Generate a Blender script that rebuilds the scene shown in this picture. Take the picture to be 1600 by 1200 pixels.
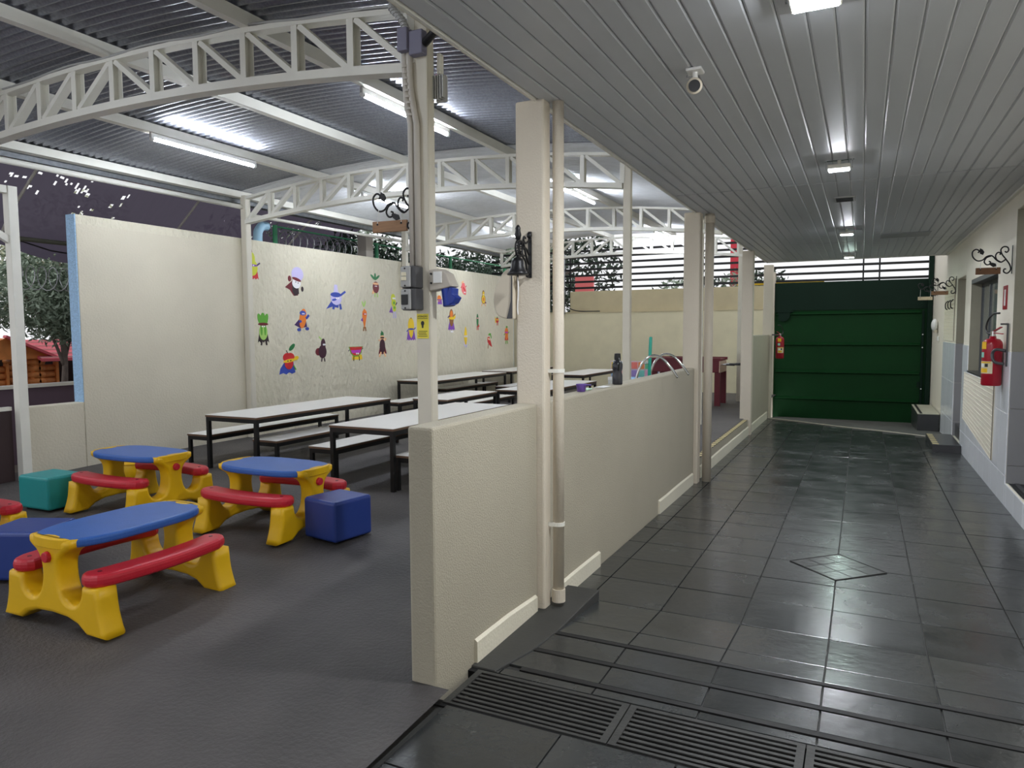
import bpy, bmesh, math, random
from mathutils import Matrix, Vector
random.seed(7)
S = bpy.context.scene
COL = S.collection
PI = math.pi
for _o in list(bpy.data.objects):
    bpy.data.objects.remove(_o)

# ------------------------------------------------------------------ camera, sky, exposure
cam_d = bpy.data.cameras.new('camera')
cam = bpy.data.objects.new('camera', cam_d)
COL.objects.link(cam)
cam_d.sensor_width = 36.0
cam_d.lens = 36.0 * 1120.0 / 1600.0
cam_d.clip_end = 200
RM = [[0.8987234201998966, 0.02696512861805772, -0.43768606994375747],
      [0.43848012640971534, -0.06801242836647044, 0.8961637620052576],
      [-0.005602921373737534, -0.9973200045252816, -0.07294803524271495]]
cam.matrix_world = Matrix([[RM[i][0], -RM[i][1], -RM[i][2], (0, 0, 1.5)[i]] for i in range(3)] + [[0, 0, 0, 1]])
S.camera = cam
W_SKY = 0.5
wd = bpy.data.worlds.new('sky')
S.world = wd
wd.use_nodes = True
wd.node_tree.nodes['Background'].inputs[0].default_value = (0.96, 0.97, 1.0, 1)
wd.node_tree.nodes['Background'].inputs[1].default_value = W_SKY
S.view_settings.view_transform = 'Standard'
S.view_settings.look = 'None'
S.view_settings.gamma = 1
S.view_settings.use_curve_mapping = False
S.view_settings.exposure = 1.1
TUBE_E = 66.0        # LED tubes under the court roof
FLOOD_E = 350.0       # LED floodlights on the corridor ceiling

# ------------------------------------------------------------------ materials
def lin(c):
    return tuple(((v / 255) / 12.92 if v / 255 <= 0.04045 else ((v / 255 + 0.055) / 1.055) ** 2.4) for v in c)

MATS = {}
def M(name, rgb, rough=0.5, metal=0.0, var=0.0, vscale=4.0, bump=0.0, bscale=60.0, rand=0.0, rgb2=None, v2=2.0, thr=(0.45, 0.65), emit=0.0, spec=0.5, stretch=None, alpha=None, rvar=0.0, trans=0.0, bdist=0.01):
    if name in MATS:
        return MATS[name]
    m = bpy.data.materials.new(name)
    m.use_nodes = True
    nt = m.node_tree
    N, L = nt.nodes, nt.links
    b = N['Principled BSDF']
    c = lin(rgb)
    b.inputs['Base Color'].default_value = (*c, 1)
    b.inputs['Roughness'].default_value = rough
    b.inputs['Metallic'].default_value = metal
    b.inputs['Specular IOR Level'].default_value = spec
    if trans:
        b.inputs['Transmission Weight'].default_value = trans
    if emit:
        b.inputs['Emission Color'].default_value = (*c, 1)
        b.inputs['Emission Strength'].default_value = emit
    tc = N.new('ShaderNodeTexCoord')
    src = tc.outputs['Object']
    if stretch:
        mp = N.new('ShaderNodeMapping')
        mp.inputs['Scale'].default_value = stretch
        L.new(src, mp.inputs['Vector'])
        src = mp.outputs[0]
    if rand:
        oi0 = N.new('ShaderNodeObjectInfo')
        ad = N.new('ShaderNodeVectorMath')
        ad.operation = 'MULTIPLY_ADD'
        ad.inputs[1].default_value = (1.7, 1.3, 1.9)
        L.new(oi0.outputs['Location'], ad.inputs[0])
        L.new(src, ad.inputs[2])
        src = ad.outputs[0]
    out = None
    if rgb2:
        n2 = N.new('ShaderNodeTexNoise')
        n2.inputs['Scale'].default_value = v2
        n2.inputs['Detail'].default_value = 6
        L.new(src, n2.inputs['Vector'])
        rp = N.new('ShaderNodeValToRGB')
        rp.color_ramp.elements[0].position, rp.color_ramp.elements[1].position = thr
        rp.color_ramp.elements[0].color = (*c, 1)
        rp.color_ramp.elements[1].color = (*lin(rgb2), 1)
        L.new(n2.outputs[0], rp.inputs[0])
        out = rp.outputs[0]
    if var or rand:
        hs = N.new('ShaderNodeHueSaturation')
        if out:
            L.new(out, hs.inputs['Color'])
        else:
            hs.inputs['Color'].default_value = (*c, 1)
        val = None
        if var:
            n1 = N.new('ShaderNodeTexNoise')
            n1.inputs['Scale'].default_value = vscale
            n1.inputs['Detail'].default_value = 5
            L.new(src, n1.inputs['Vector'])
            mr = N.new('ShaderNodeMapRange')
            mr.inputs[1].default_value, mr.inputs[2].default_value = 0.25, 0.75
            mr.inputs[3].default_value, mr.inputs[4].default_value = 1 - var, 1 + var
            L.new(n1.outputs[0], mr.inputs[0])
            val = mr.outputs[0]
        if rand:
            oi = N.new('ShaderNodeObjectInfo')
            mr2 = N.new('ShaderNodeMapRange')
            mr2.inputs[3].default_value, mr2.inputs[4].default_value = 1 - rand, 1 + rand
            L.new(oi.outputs['Random'], mr2.inputs[0])
            if val:
                mu = N.new('ShaderNodeMath')
                mu.operation = 'MULTIPLY'
                L.new(val, mu.inputs[0])
                L.new(mr2.outputs[0], mu.inputs[1])
                val = mu.outputs[0]
            else:
                val = mr2.outputs[0]
        L.new(val, hs.inputs['Value'])
        out = hs.outputs[0]
    if out:
        L.new(out, b.inputs['Base Color'])
    if rvar:
        n4 = N.new('ShaderNodeTexNoise')
        n4.inputs['Scale'].default_value = vscale
        n4.inputs['Detail'].default_value = 7
        L.new(src, n4.inputs['Vector'])
        mr4 = N.new('ShaderNodeMapRange')
        mr4.inputs[1].default_value, mr4.inputs[2].default_value = 0.3, 0.7
        mr4.inputs[3].default_value, mr4.inputs[4].default_value = rough - rvar, rough + rvar
        L.new(n4.outputs[0], mr4.inputs[0])
        L.new(mr4.outputs[0], b.inputs['Roughness'])
    if bump:
        n3 = N.new('ShaderNodeTexNoise')
        n3.inputs['Scale'].default_value = bscale
        n3.inputs['Detail'].default_value = 4
        L.new(src, n3.inputs['Vector'])
        bp = N.new('ShaderNodeBump')
        bp.inputs['Strength'].default_value = bump
        bp.inputs['Distance'].default_value = bdist
        L.new(n3.outputs[0], bp.inputs['Height'])
        L.new(bp.outputs[0], b.inputs['Normal'])
    MATS[name] = m
    return m

cream = M('cream_paint', (226, 220, 200), 0.7, var=0.05, vscale=1.6, bump=0.35, bscale=70)
stucco = M('rough_cream_stucco', (218, 211, 190), 0.55, var=0.07, vscale=1.2, bump=1.0, bscale=15, bdist=0.035, stretch=(1, 1, 0.6), rgb2=(206, 200, 178), v2=1.3, thr=(0.5, 0.75))
column_paint = M('column_paint', (212, 202, 184), 0.7, var=0.04, vscale=2, bump=0.28, bscale=90)
parapet_paint = M('parapet_paint', (176, 169, 150), 0.7, var=0.04, vscale=2, bump=0.45, bscale=130)
blue_stucco = M('light_blue_stucco', (168, 205, 240), 0.7, var=0.18, vscale=60, bump=0.8, bscale=60)
tan = M('tan_wall_paint', (196, 184, 150), 0.75, var=0.06, bump=0.2)
backcream = M('back_wall_cream', (224, 216, 184), 0.75, var=0.05, bump=0.3, bscale=50)
slate = M('slate_tile', (54, 56, 56), 0.24, var=0.25, vscale=3.5, bump=0.16, bscale=20, rand=0.12, rvar=0.06, spec=0.7)
grout = M('dark_grout', (84, 84, 80), 0.8, var=0.3, vscale=3)
landing_m = M('dark_landing_stone', (58, 58, 56), 0.55, var=0.15, vscale=5, bump=0.1)
asphalt = M('court_asphalt', (86, 82, 80), 0.62, var=0.18, vscale=2.2, bump=0.8, bscale=50, rgb2=(62, 59, 58), v2=0.9, thr=(0.4, 0.65))
black_tape = M('black_tape', (28, 28, 28), 0.6)
iron_grate = M('grate_iron', (62, 62, 60), 0.55, metal=0.2, var=0.2, vscale=9, bump=0.2)
void_m = M('drain_void', (10, 10, 10), 0.9)
pvc = M('pvc_panel', (192, 195, 198), 0.42, var=0.02, vscale=2, rand=0.02, spec=0.4)
seam_m = M('pvc_seam', (40, 41, 42), 0.6)
white_steel = M('white_painted_steel', (232, 230, 220), 0.45, var=0.04, vscale=6)
galv = M('galvanised_sheet', (150, 153, 162), 0.38, metal=0.75, var=0.22, vscale=55, bump=0.1, bscale=40)
galv_pale = M('white_coated_sheet', (238, 240, 244), 0.5, metal=0.0, var=0.06, vscale=8)
gutter_m = M('gutter_zinc', (140, 144, 150), 0.35, metal=0.8, var=0.2, vscale=20)
tube_m = M('led_tube_glow', (238, 245, 255), 0.4, emit=TUBE_E)
flood_m = M('flood_glow', (244, 248, 255), 0.4, emit=FLOOD_E)
flood_green_m = M('flood_glow_greenish', (225, 255, 244), 0.4, emit=FLOOD_E * 0.45)
grey_plastic = M('grey_plastic', (172, 172, 170), 0.45)
dark_plastic = M('dark_grey_plastic', (70, 70, 72), 0.45)
beige_plastic = M('beige_plastic', (205, 195, 175), 0.4)
white_plastic = M('white_plastic', (235, 235, 232), 0.4)
black_m = M('black_paint', (22, 22, 24), 0.45)
black_iron = M('black_iron', (26, 26, 28), 0.4, metal=0.3)
black_frame = M('black_frame_steel', (24, 24, 25), 0.4, metal=0.2)
laminate = M('white_laminate', (236, 234, 230), 0.3, var=0.02, vscale=3)
wood_edge = M('brown_edge_band', (110, 82, 62), 0.6)
yel = M('yellow_plastic', (238, 188, 10), 0.42, var=0.06, vscale=5, bump=0.08, bscale=120)
blu = M('blue_plastic', (48, 98, 178), 0.4, var=0.06, vscale=8, bump=0.08, bscale=120)
red = M('red_plastic', (200, 34, 52), 0.4, var=0.05, vscale=8, bump=0.08, bscale=120)
teal_v = M('teal_vinyl', (34, 150, 150), 0.4, var=0.05, vscale=4, bump=0.1, bscale=20)
blue_v = M('navy_vinyl', (38, 62, 136), 0.4, var=0.05, vscale=4, bump=0.1, bscale=20)
green_gate = M('gate_green', (3, 54, 18), 0.55, var=0.12, vscale=2, bump=0.05, spec=0.2)
green_dark = M('gate_dark_green', (9, 36, 24), 0.6, var=0.1, vscale=3, spec=0.2)
grey_tile = M('pale_grey_tile', (238, 240, 244), 0.18, var=0.03, vscale=6, rand=0.03, stretch=(1, 14, 0.4))
grey_panel = M('reveal_grey_tile', (150, 150, 152), 0.3, var=0.04)
olive = M('olive_reveal_paint', (150, 146, 128), 0.7, var=0.05, bump=0.2)
granite = M('dark_granite', (60, 60, 62), 0.3, var=0.4, vscale=120)
step_top = M('pale_step_top', (190, 186, 168), 0.5, var=0.1, vscale=10)
net_m = M('cream_net_cord', (232, 226, 208), 0.8)
purple_wall = M('purple_wall_paint', (96, 78, 92), 0.7, var=0.08)
maroon_door = M('dark_maroon_panel', (58, 42, 44), 0.6, var=0.08)
ext_red = M('extinguisher_red', (164, 14, 38), 0.3)
chrome = M('chrome', (200, 200, 200), 0.15, metal=1.0)
wood = M('sign_wood', (156, 118, 84), 0.6, var=0.2, vscale=6, stretch=(2, 2, 14))
pale_wood = M('pale_sign_wood', (206, 190, 160), 0.6, var=0.15, vscale=8)
log_wood = M('log_wood', (206, 128, 66), 0.6, var=0.2, vscale=6)
dark_in = M('dark_interior', (40, 30, 28), 0.9)
roof_red = M('red_roof_sheet', (206, 92, 104), 0.55, var=0.08, vscale=5)
bark = M('grey_bark', (120, 108, 100), 0.85, var=0.25, vscale=12, bump=0.4)
leaf_a = M('dusty_green_leaf', (142, 158, 138), 0.5, var=0.35, vscale=3)
leaf_b = M('dark_green_leaf', (52, 70, 54), 0.5, var=0.35, vscale=3)
leaf_c = M('pale_green_leaf', (196, 200, 172), 0.5, var=0.3, vscale=3)
shade_net = M('purple_grey_shade_net', (92, 84, 104), 0.85, var=0.12, vscale=2, stretch=(1, 6, 1))
_nt = shade_net.node_tree
_tr = _nt.nodes.new('ShaderNodeBsdfTranslucent'); _tr.inputs[0].default_value = (0.085, 0.072, 0.10, 1)
_tp = _nt.nodes.new('ShaderNodeBsdfTransparent')
_m1 = _nt.nodes.new('ShaderNodeMixShader'); _m1.inputs[0].default_value = 0.6
_m2 = _nt.nodes.new('ShaderNodeMixShader'); _m2.inputs[0].default_value = 0.012
_nt.links.new(_nt.nodes['Principled BSDF'].outputs[0], _m1.inputs[1]); _nt.links.new(_tr.outputs[0], _m1.inputs[2])
_nt.links.new(_m1.outputs[0], _m2.inputs[1]); _nt.links.new(_tp.outputs[0], _m2.inputs[2])
_nt.links.new(_m2.outputs[0], _nt.nodes['Material Output'].inputs[0])
maroon = M('maroon_paint', (104, 18, 34), 0.45)
beige_wood = M('pinkish_board', (206, 178, 160), 0.5)
green_post = M('fence_green', (60, 150, 104), 0.5)
purple_p = M('purple_plastic', (110, 82, 170), 0.4)
smoke = M('smoky_black_plastic', (44, 44, 50), 0.18, spec=0.6)
smoke_dark = M('black_bottle_cap', (18, 18, 18), 0.4)
stick_m = M('teal_handle', (18, 150, 128), 0.4)
yellow_sign = M('yellow_sticker', (236, 220, 70), 0.5)
socket_blue = M('socket_blue', (22, 54, 150), 0.4)
purple_box = M('grey_violet_plastic', (122, 120, 140), 0.5)
glass_m = M('window_glass', (205, 214, 214), 0.05, trans=0.9)
alu = M('grey_window_frame', (86, 88, 90), 0.4, metal=0.3)
ground_m = M('outside_ground', (120, 112, 104), 0.9, var=0.2, vscale=1)
pipe_blue = M('pale_blue_pipe', (150, 190, 214), 0.4)
teal_light = M('pale_blue_top', (120, 180, 230), 0.4)
concrete = M('grey_concrete', (176, 170, 160), 0.85, var=0.08)

# ------------------------------------------------------------------ mesh builder
class MB:
    def __init__(s):
        s.v, s.f = [], []
    def add(s, vs, fs):
        n = len(s.v)
        s.v += [tuple(p) for p in vs]
        s.f += [tuple(n + i for i in q) for q in fs]
        return s
    def box(s, x0, x1, y0, y1, z0, z1):
        return s.add([(x0, y0, z0), (x1, y0, z0), (x1, y1, z0), (x0, y1, z0), (x0, y0, z1), (x1, y0, z1), (x1, y1, z1), (x0, y1, z1)],
                     [(3, 2, 1, 0), (4, 5, 6, 7), (0, 1, 5, 4), (1, 2, 6, 5), (2, 3, 7, 6), (3, 0, 4, 7)])
    def bar(s, a, b, w, h, up=(0, 0, 1)):
        a, b = Vector(a), Vector(b)
        d = (b - a).normalized()
        u = Vector(up)
        if abs(d.dot(u)) > 0.98:
            u = Vector((1, 0, 0))
        r = d.cross(u).normalized() * (w / 2)
        t = r.cross(d).normalized() * (h / 2)
        vs = [a - r - t, a + r - t, a + r + t, a - r + t, b - r - t, b + r - t, b + r + t, b - r + t]
        return s.add(vs, [(0, 1, 2, 3), (7, 6, 5, 4), (0, 4, 5, 1), (1, 5, 6, 2), (2, 6, 7, 3), (3, 7, 4, 0)])
    def tube(s, pts, r, n=8, cap=True, closed=False):
        pts = [Vector(p) for p in pts]
        k = len(pts)
        rr = r if isinstance(r, (list, tuple)) else [r] * k
        rings = []
        ref = None
        for i, p in enumerate(pts):
            if closed:
                d = pts[(i + 1) % k] - pts[i - 1]
            else:
                d = pts[min(i + 1, k - 1)] - pts[max(i - 1, 0)]
            d.normalize()
            if ref is None:
                ref = Vector((0, 0, 1)) if abs(d.z) < 0.9 else Vector((1, 0, 0))
            u = (ref - d * ref.dot(d)).normalized()
            ref = u
            w = d.cross(u)
            rings.append([p + (u * math.cos(2 * PI * j / n) + w * math.sin(2 * PI * j / n)) * rr[i] for j in range(n)])
        vs = [q for g in rings for q in g]
        fs = []
        for i in range(k if closed else k - 1):
            a, b = i * n, ((i + 1) % k) * n
            for j in range(n):
                fs.append((a + j, a + (j + 1) % n, b + (j + 1) % n, b + j))
        if cap and not closed:
            fs.append(tuple(range(n - 1, -1, -1)))
            fs.append(tuple((k - 1) * n + j for j in range(n)))
        return s.add(vs, fs)
    def cyl(s, c, r, h, n=20, axis='z', r2=None):
        c = Vector(c)
        ax = {'x': Vector((1, 0, 0)), 'y': Vector((0, 1, 0)), 'z': Vector((0, 0, 1))}[axis]
        return s.tube([c, c + ax * h], [r, r if r2 is None else r2], n)
    def lathe(s, prof, c=(0, 0, 0), n=24):
        vs, fs = [], []
        for (r, z) in prof:
            for j in range(n):
                a = 2 * PI * j / n
                vs.append((c[0] + r * math.cos(a), c[1] + r * math.sin(a), c[2] + z))
        for i in range(len(prof) - 1):
            for j in range(n):
                fs.append((i * n + j, i * n + (j + 1) % n, (i + 1) * n + (j + 1) % n, (i + 1) * n + j))
        fs.append(tuple(range(n - 1, -1, -1)))
        fs.append(tuple((len(prof) - 1) * n + j for j in range(n)))
        return s.add(vs, fs)
    def prism(s, poly, a0, a1, plane='xy'):
        def P(u, v, w):
            return {'xy': (u, v, w), 'xz': (u, w, v), 'yz': (w, u, v)}[plane]
        n = len(poly)
        vs = [P(u, v, a0) for u, v in poly] + [P(u, v, a1) for u, v in poly]
        fs = [tuple(range(n - 1, -1, -1)), tuple(range(n, 2 * n))] + [(i, (i + 1) % n, n + (i + 1) % n, n + i) for i in range(n)]
        return s.add(vs, fs)
    def ell(s, c, rx, ry, rz, nu=14, nv=8):
        vs, fs = [(c[0], c[1], c[2] - rz)], []
        for i in range(1, nv):
            t = -PI / 2 + PI * i / nv
            for j in range(nu):
                a = 2 * PI * j / nu
                vs.append((c[0] + rx * math.cos(t) * math.cos(a), c[1] + ry * math.cos(t) * math.sin(a), c[2] + rz * math.sin(t)))
        vs.append((c[0], c[1], c[2] + rz))
        for j in range(nu):
            fs.append((0, 1 + (j + 1) % nu, 1 + j))
            fs.append((len(vs) - 1, 1 + (nv - 2) * nu + j, 1 + (nv - 2) * nu + (j + 1) % nu))
        for i in range(nv - 2):
            for j in range(nu):
                a, b = 1 + i * nu, 1 + (i + 1) * nu
                fs.append((a + j, a + (j + 1) % nu, b + (j + 1) % nu, b + j))
        return s.add(vs, fs)
    def build(s, name, mat, parent=None, smooth=False, bevel=0.0, bseg=2, world=True, fix=True, subd=0):
        """parent None: the origin goes to the base centre. world: vertices are in world space, so take off the parent's place."""
        off = Vector((0, 0, 0))
        if parent is None:
            xs, ys, zs = zip(*s.v)
            off = Vector(((min(xs) + max(xs)) / 2, (min(ys) + max(ys)) / 2, min(zs)))
        elif world:
            p = parent
            while p:
                off += Vector(p.location)
                p = p.parent
        me = bpy.data.meshes.new(name)
        me.from_pydata([tuple(Vector(p) - off) for p in s.v], [], s.f)
        if fix:
            bm = bmesh.new()
            bm.from_mesh(me)
            bmesh.ops.recalc_face_normals(bm, faces=bm.faces)
            bm.to_mesh(me)
            bm.free()
        if smooth:
            me.polygons.foreach_set('use_smooth', [True] * len(me.polygons))
        me.materials.append(mat)
        o = bpy.data.objects.new(name, me)
        COL.objects.link(o)
        if parent is None:
            o.location = off
        else:
            o.parent = parent
        if bevel:
            md = o.modifiers.new('bevel', 'BEVEL')
            md.width = bevel
            md.segments = bseg
            md.limit_method = 'ANGLE'
            md.angle_limit = math.radians(50)
        if subd:
            md = o.modifiers.new('subd', 'SUBSURF')
            md.levels = md.render_levels = subd
        return o

def tag(o, label=None, cat=None, group=None, kind=None):
    if label: o['label'] = label
    if cat: o['category'] = cat
    if group: o['group'] = group
    if kind: o['kind'] = kind
    return o

def thing(name, loc, label, cat, group=None, rz=0.0):
    e = bpy.data.objects.new(name, None)
    COL.objects.link(e)
    e.empty_display_size = 0.05
    e.location = loc
    e.rotation_euler = (0, 0, rz)
    return tag(e, label, cat, group)

def struct(o):
    o['kind'] = 'structure'
    return o

def clone(o, parent=None):
    c = o.copy()
    COL.objects.link(c)
    if parent is not None:
        c.parent = parent
    for ch in list(o.children):
        clone(ch, c)
    return c

def sm(pts, k=6, closed=False):
    """Catmull-Rom through the points"""
    P = [Vector(p) for p in pts]
    n = len(P)
    out = []
    for i in range(n if closed else n - 1):
        if closed:
            p0, p1, p2, p3 = P[i - 1], P[i], P[(i + 1) % n], P[(i + 2) % n]
        else:
            p0, p1, p2, p3 = P[max(i - 1, 0)], P[i], P[i + 1], P[min(i + 2, n - 1)]
        for j in range(k):
            t = j / k
            out.append(0.5 * ((2 * p1) + (p2 - p0) * t + (2 * p0 - 5 * p1 + 4 * p2 - p3) * t * t + (3 * p1 - p0 - 3 * p2 + p3) * t ** 3))
    if not closed:
        out.append(P[-1])
    return out

# ------------------------------------------------------------------ levels
XP, XQ = -1.66, -1.54        # court side and corridor side of the low wall
XR = 1.19                    # right wall
XL = -7.2                    # court wall
ZC = 2.69                    # corridor ceiling
YB = 15.9                    # back wall and gate

def lerp_tab(t, x):
    if x <= t[0][0]: return t[0][1]
    for (a, va), (b, vb) in zip(t, t[1:]):
        if x <= b: return va + (vb - va) * (x - a) / (b - a)
    return t[-1][1]
def zcor(y):
    return lerp_tab([(3.25, 0.0), (3.85, -0.055), (5.5, -0.07), (8.0, -0.085), (12.0, -0.1), (14.0, -0.11)], y)
def zcourt(y):
    return lerp_tab([(1.2, 0.0), (2.4, 0.045), (3.4, 0.085), (4.2, 0.115), (5.0, 0.14), (9.0, 0.145), (16.0, 0.15)], y)
def crest(x):                # the pale threshold line that crosses the corridor at an angle
    return 13.75 + (12.15 - 13.75) * (x - XQ) / (XR - XQ)

# ------------------------------------------------------------------ floors
ys = [-3, 1.2, 2.40]
mb = MB()
g = [i * 0.4 - 3 for i in range(14)] + [2.42]
def grid(mb, xs, ys, zf):
    n = len(xs)
    vs = [(x, y, zf(x, y)) for y in ys for x in xs]
    fs = [(j * n + i, j * n + i + 1, (j + 1) * n + i + 1, (j + 1) * n + i) for j in range(len(ys) - 1) for i in range(n - 1)]
    mb.add(vs, fs)
grid(mb, [-7.6, -5.5, -3.5, -1.475], [-3, 0, 1.2, 1.8, 2.42], lambda x, y: zcourt(y))
grid(mb, [-7.6, -5.5, -3.5, -1.6], [2.42, 2.9, 3.4, 4.2, 5.0, 7.0, 9.0, 12.0, 16.0], lambda x, y: zcourt(y))
court = struct(mb.build('floor', asphalt))
court['label'] = 'dark grey rough asphalt floor of the covered court'

mb = MB()
grid(mb, [-1.56, 0, 1.35], [-3, 1.9, 2.395], lambda x, y: -0.012)
grid(mb, [-1.56, 0, 1.35], [2.705, 3.25, 3.85, 5.5, 8.0, 10.0, 12.0], lambda x, y: zcor(y) - 0.012)
vs = []
for y in [0, 1]:
    pass
n = 6
base = []
for i in range(n + 1):
    x = -1.56 + i * (1.35 + 1.56) / n
    base.append((x, 12.0, zcor(12) - 0.012)); base.append((x, crest(x), zcor(crest(x)) - 0.003))
mb.add(base, [(2 * i, 2 * i + 2, 2 * i + 3, 2 * i + 1) for i in range(n)])
struct(mb.build('floor', landing_m))
mb = MB()
base = []
for i in range(n + 1):
    x = -1.56 + i * (1.35 + 1.56) / n
    base.append((x, crest(x), zcor(crest(x)) - 0.003)); base.append((x, 16.2, -0.34))
mb.add(base, [(2 * i, 2 * i + 2, 2 * i + 3, 2 * i + 1) for i in range(n)])
cfloor = struct(mb.build('floor', grout))
cfloor['label'] = 'dark slate tiled corridor floor'

XC = [-1.54, -1.40, -0.97, -0.54, -0.11, 0.32, 0.75, 1.185]
tile_cache = {}
def tile(x0, x1, y0, y1, par=cfloor, mat=slate, gap=0.0035, th=0.012):
    if x1 - x0 < 0.05 or y1 - y0 < 0.05:
        return
    w, d = round(x1 - x0 - 2 * gap, 4), round(y1 - y0 - 2 * gap, 4)
    k = (w, d)
    if k not in tile_cache:
        b = MB()
        e = 0.0012
        hw, hd = w / 2, d / 2
        b.add([(-hw, -hd, -th), (hw, -hd, -th), (hw, hd, -th), (-hw, hd, -th),
               (-hw, -hd, -e), (hw, -hd, -e), (hw, hd, -e), (-hw, hd, -e),
               (-hw + e, -hd + e, 0), (hw - e, -hd + e, 0), (hw - e, hd - e, 0), (-hw + e, hd - e, 0)],
              [(8, 9, 10, 11)] + [(i, (i + 1) % 4, 4 + (i + 1) % 4, 4 + i) for i in range(4)] + [(4 + i, 4 + (i + 1) % 4, 8 + (i + 1) % 4, 8 + i) for i in range(4)])
        me = bpy.data.meshes.new('tile')
        me.from_pydata(b.v, [], b.f)
        me.materials.append(mat)
        tile_cache[k] = me
    o = bpy.data.objects.new('tile', tile_cache[k])
    COL.objects.link(o)
    o.parent = par
    cy = (y0 + y1) / 2
    slope = (zcor(y1) - zcor(y0)) / (y1 - y0)
    o.location = Vector(((x0 + x1) / 2, cy, zcor(cy) + random.uniform(-0.0008, 0.0008))) - par.location
    o.rotation_euler = (math.atan(slope) + random.uniform(-0.0015, 0.0015), random.uniform(-0.0015, 0.0015), 0)
for i in range(7):
    x0, x1 = XC[i], XC[i + 1]
    xa = max(x0, -1.33) if i == 0 else x0
    if i == 0:
        pass
    for (a, b) in [] if i == 0 else [(1.10, 1.53), (1.53, 1.96), (1.96, 2.39), (-1.0, -0.2), (-0.2, 0.25), (0.25, 0.675), (0.675, 1.10)]:
        tile(-1.47 if i == 1 else x0, x1, a, b)
    for (a, b) in [(2.715, 2.775), (2.815, 2.985), (3.02, 3.20), (3.235, 3.425)]:
        tile(x0, x1, a, b)
    for k in range(25):
        y0 = 3.425 + 0.425 * k
        y1 = y0 + 0.425
        lim = min(crest(x0), crest(x1)) - 0.03
        if y0 > lim:
            continue
        tile(x0, x1, y0, min(y1, lim))
# pale threshold strip along the crest
mb = MB()
pts = [(XQ + i * (XR - XQ) / 12, crest(XQ + i * (XR - XQ) / 12) + 0.03 * math.sin(i * 0.9), zcor(13) + 0.004) for i in range(13)]
for a, b in zip(pts, pts[1:]):
    mb.bar(a, b, 0.035, 0.012)
tag(mb.build('floor_strip', M('pale_threshold', (190, 182, 166), 0.7)), 'pale threshold strip crossing the corridor floor at an angle before the gate', 'floor strip')

# anti-slip tapes between the near tiles
for i, (y0, y1, xl, lb) in enumerate([(2.782, 2.812, -1.33, 'nearest the drain grates'), (2.989, 3.016, -1.40, 'midway between the other two'), (3.204, 3.231, -1.36, 'farthest from the drain grates')]):
    mb = MB(); mb.box(xl, 1.185, y0, y1, -0.006, 0.002)
    tag(mb.build('grip_strip', black_tape), 'long black grip strip across the slate floor, the one ' + lb, 'grip strip', 'black grip strips')

# dark landing strip beside the low wall, with the step at its end
mb = MB()
mb.prism([(-1.54, 2.72), (-1.42, 2.72), (-1.355, 2.99), (-1.33, 3.25), (-1.33, 3.86), (-1.54, 3.86)], -0.12, 0.006)
tag(mb.build('stone_ledge', landing_m, bevel=0.004), 'dark stone ledge along the foot of the low wall near the drain', 'ledge')

# drain grates
mb = MB()
mb.box(-1.56, 1.3, 2.38, 2.42, -0.22, -0.004); mb.box(-1.56, 1.3, 2.69, 2.72, -0.22, -0.004); mb.box(-1.56, 1.3, 2.38, 2.72, -0.24, -0.2)
struct(mb.build('trim_1', void_m))
GX = [(-1.495, -0.80), (-0.795, -0.145), (-0.14, 0.51), (0.515, 1.18)]
GL = ['beside the end of the low wall', 'second one out from the low wall', 'third one out from the low wall', 'farthest from the low wall']
for (x0, x1), lb in zip(GX, GL):
    t = thing('drain_grate', ((x0 + x1) / 2, 2.55, -0.03), 'dark iron slotted floor drain grate, ' + lb, 'drain', 'floor drain grates')
    f = MB()
    f.box(x0, x0 + 0.028, 2.40, 2.705, -0.03, 0.003); f.box(x1 - 0.028, x1, 2.40, 2.705, -0.03, 0.003)
    f.box(x0 + 0.028, x1 - 0.028, 2.685, 2.705, -0.03, 0.003); f.box(x0 + 0.028, x1 - 0.028, 2.40, 2.414, -0.03, 0.003)
    f.build('frame', iron_grate, t)
    for k in range(8):
        y = 2.422 + k * 0.0325
        b = MB(); b.box(x0 + 0.028, x1 - 0.028, y + 0.009, y + 0.025, -0.007, 0.0)
        b.build('slat', iron_grate, t)

# diamond inset in the slate floor
t = thing('floor_inset', (-0.11, 5.11, zcor(5.11)), 'small diamond shaped tile inset in the middle of the slate corridor floor', 'floor inset')
f = MB()
for a in range(4):
    p, q = [(0.29 * math.cos(PI / 2 * (a + i)), 0.29 * math.sin(PI / 2 * (a + i)), 0.003) for i in (0, 1)]
    f.bar(p, q, 0.008, 0.006)
f.build('border', black_tape, t, world=False)
for i in range(3):
    for j in range(3):
        s_, c_ = 0.137, math.sqrt(0.5)
        u, v = (i - 1) * s_, (j - 1) * s_
        b = MB()
        h = s_ / 2 - 0.003
        b.add([((u + a) * c_ - (v + d) * c_, (u + a) * c_ + (v + d) * c_, z) for z in (-0.004, 0.0045) for a, d in ((-h, -h), (h, -h), (h, h), (-h, h))],
              [(4, 5, 6, 7), (0, 1, 5, 4), (1, 2, 6, 5), (2, 3, 7, 6), (3, 0, 4, 7)])
        b.build('tile', slate, t, world=False)

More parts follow.
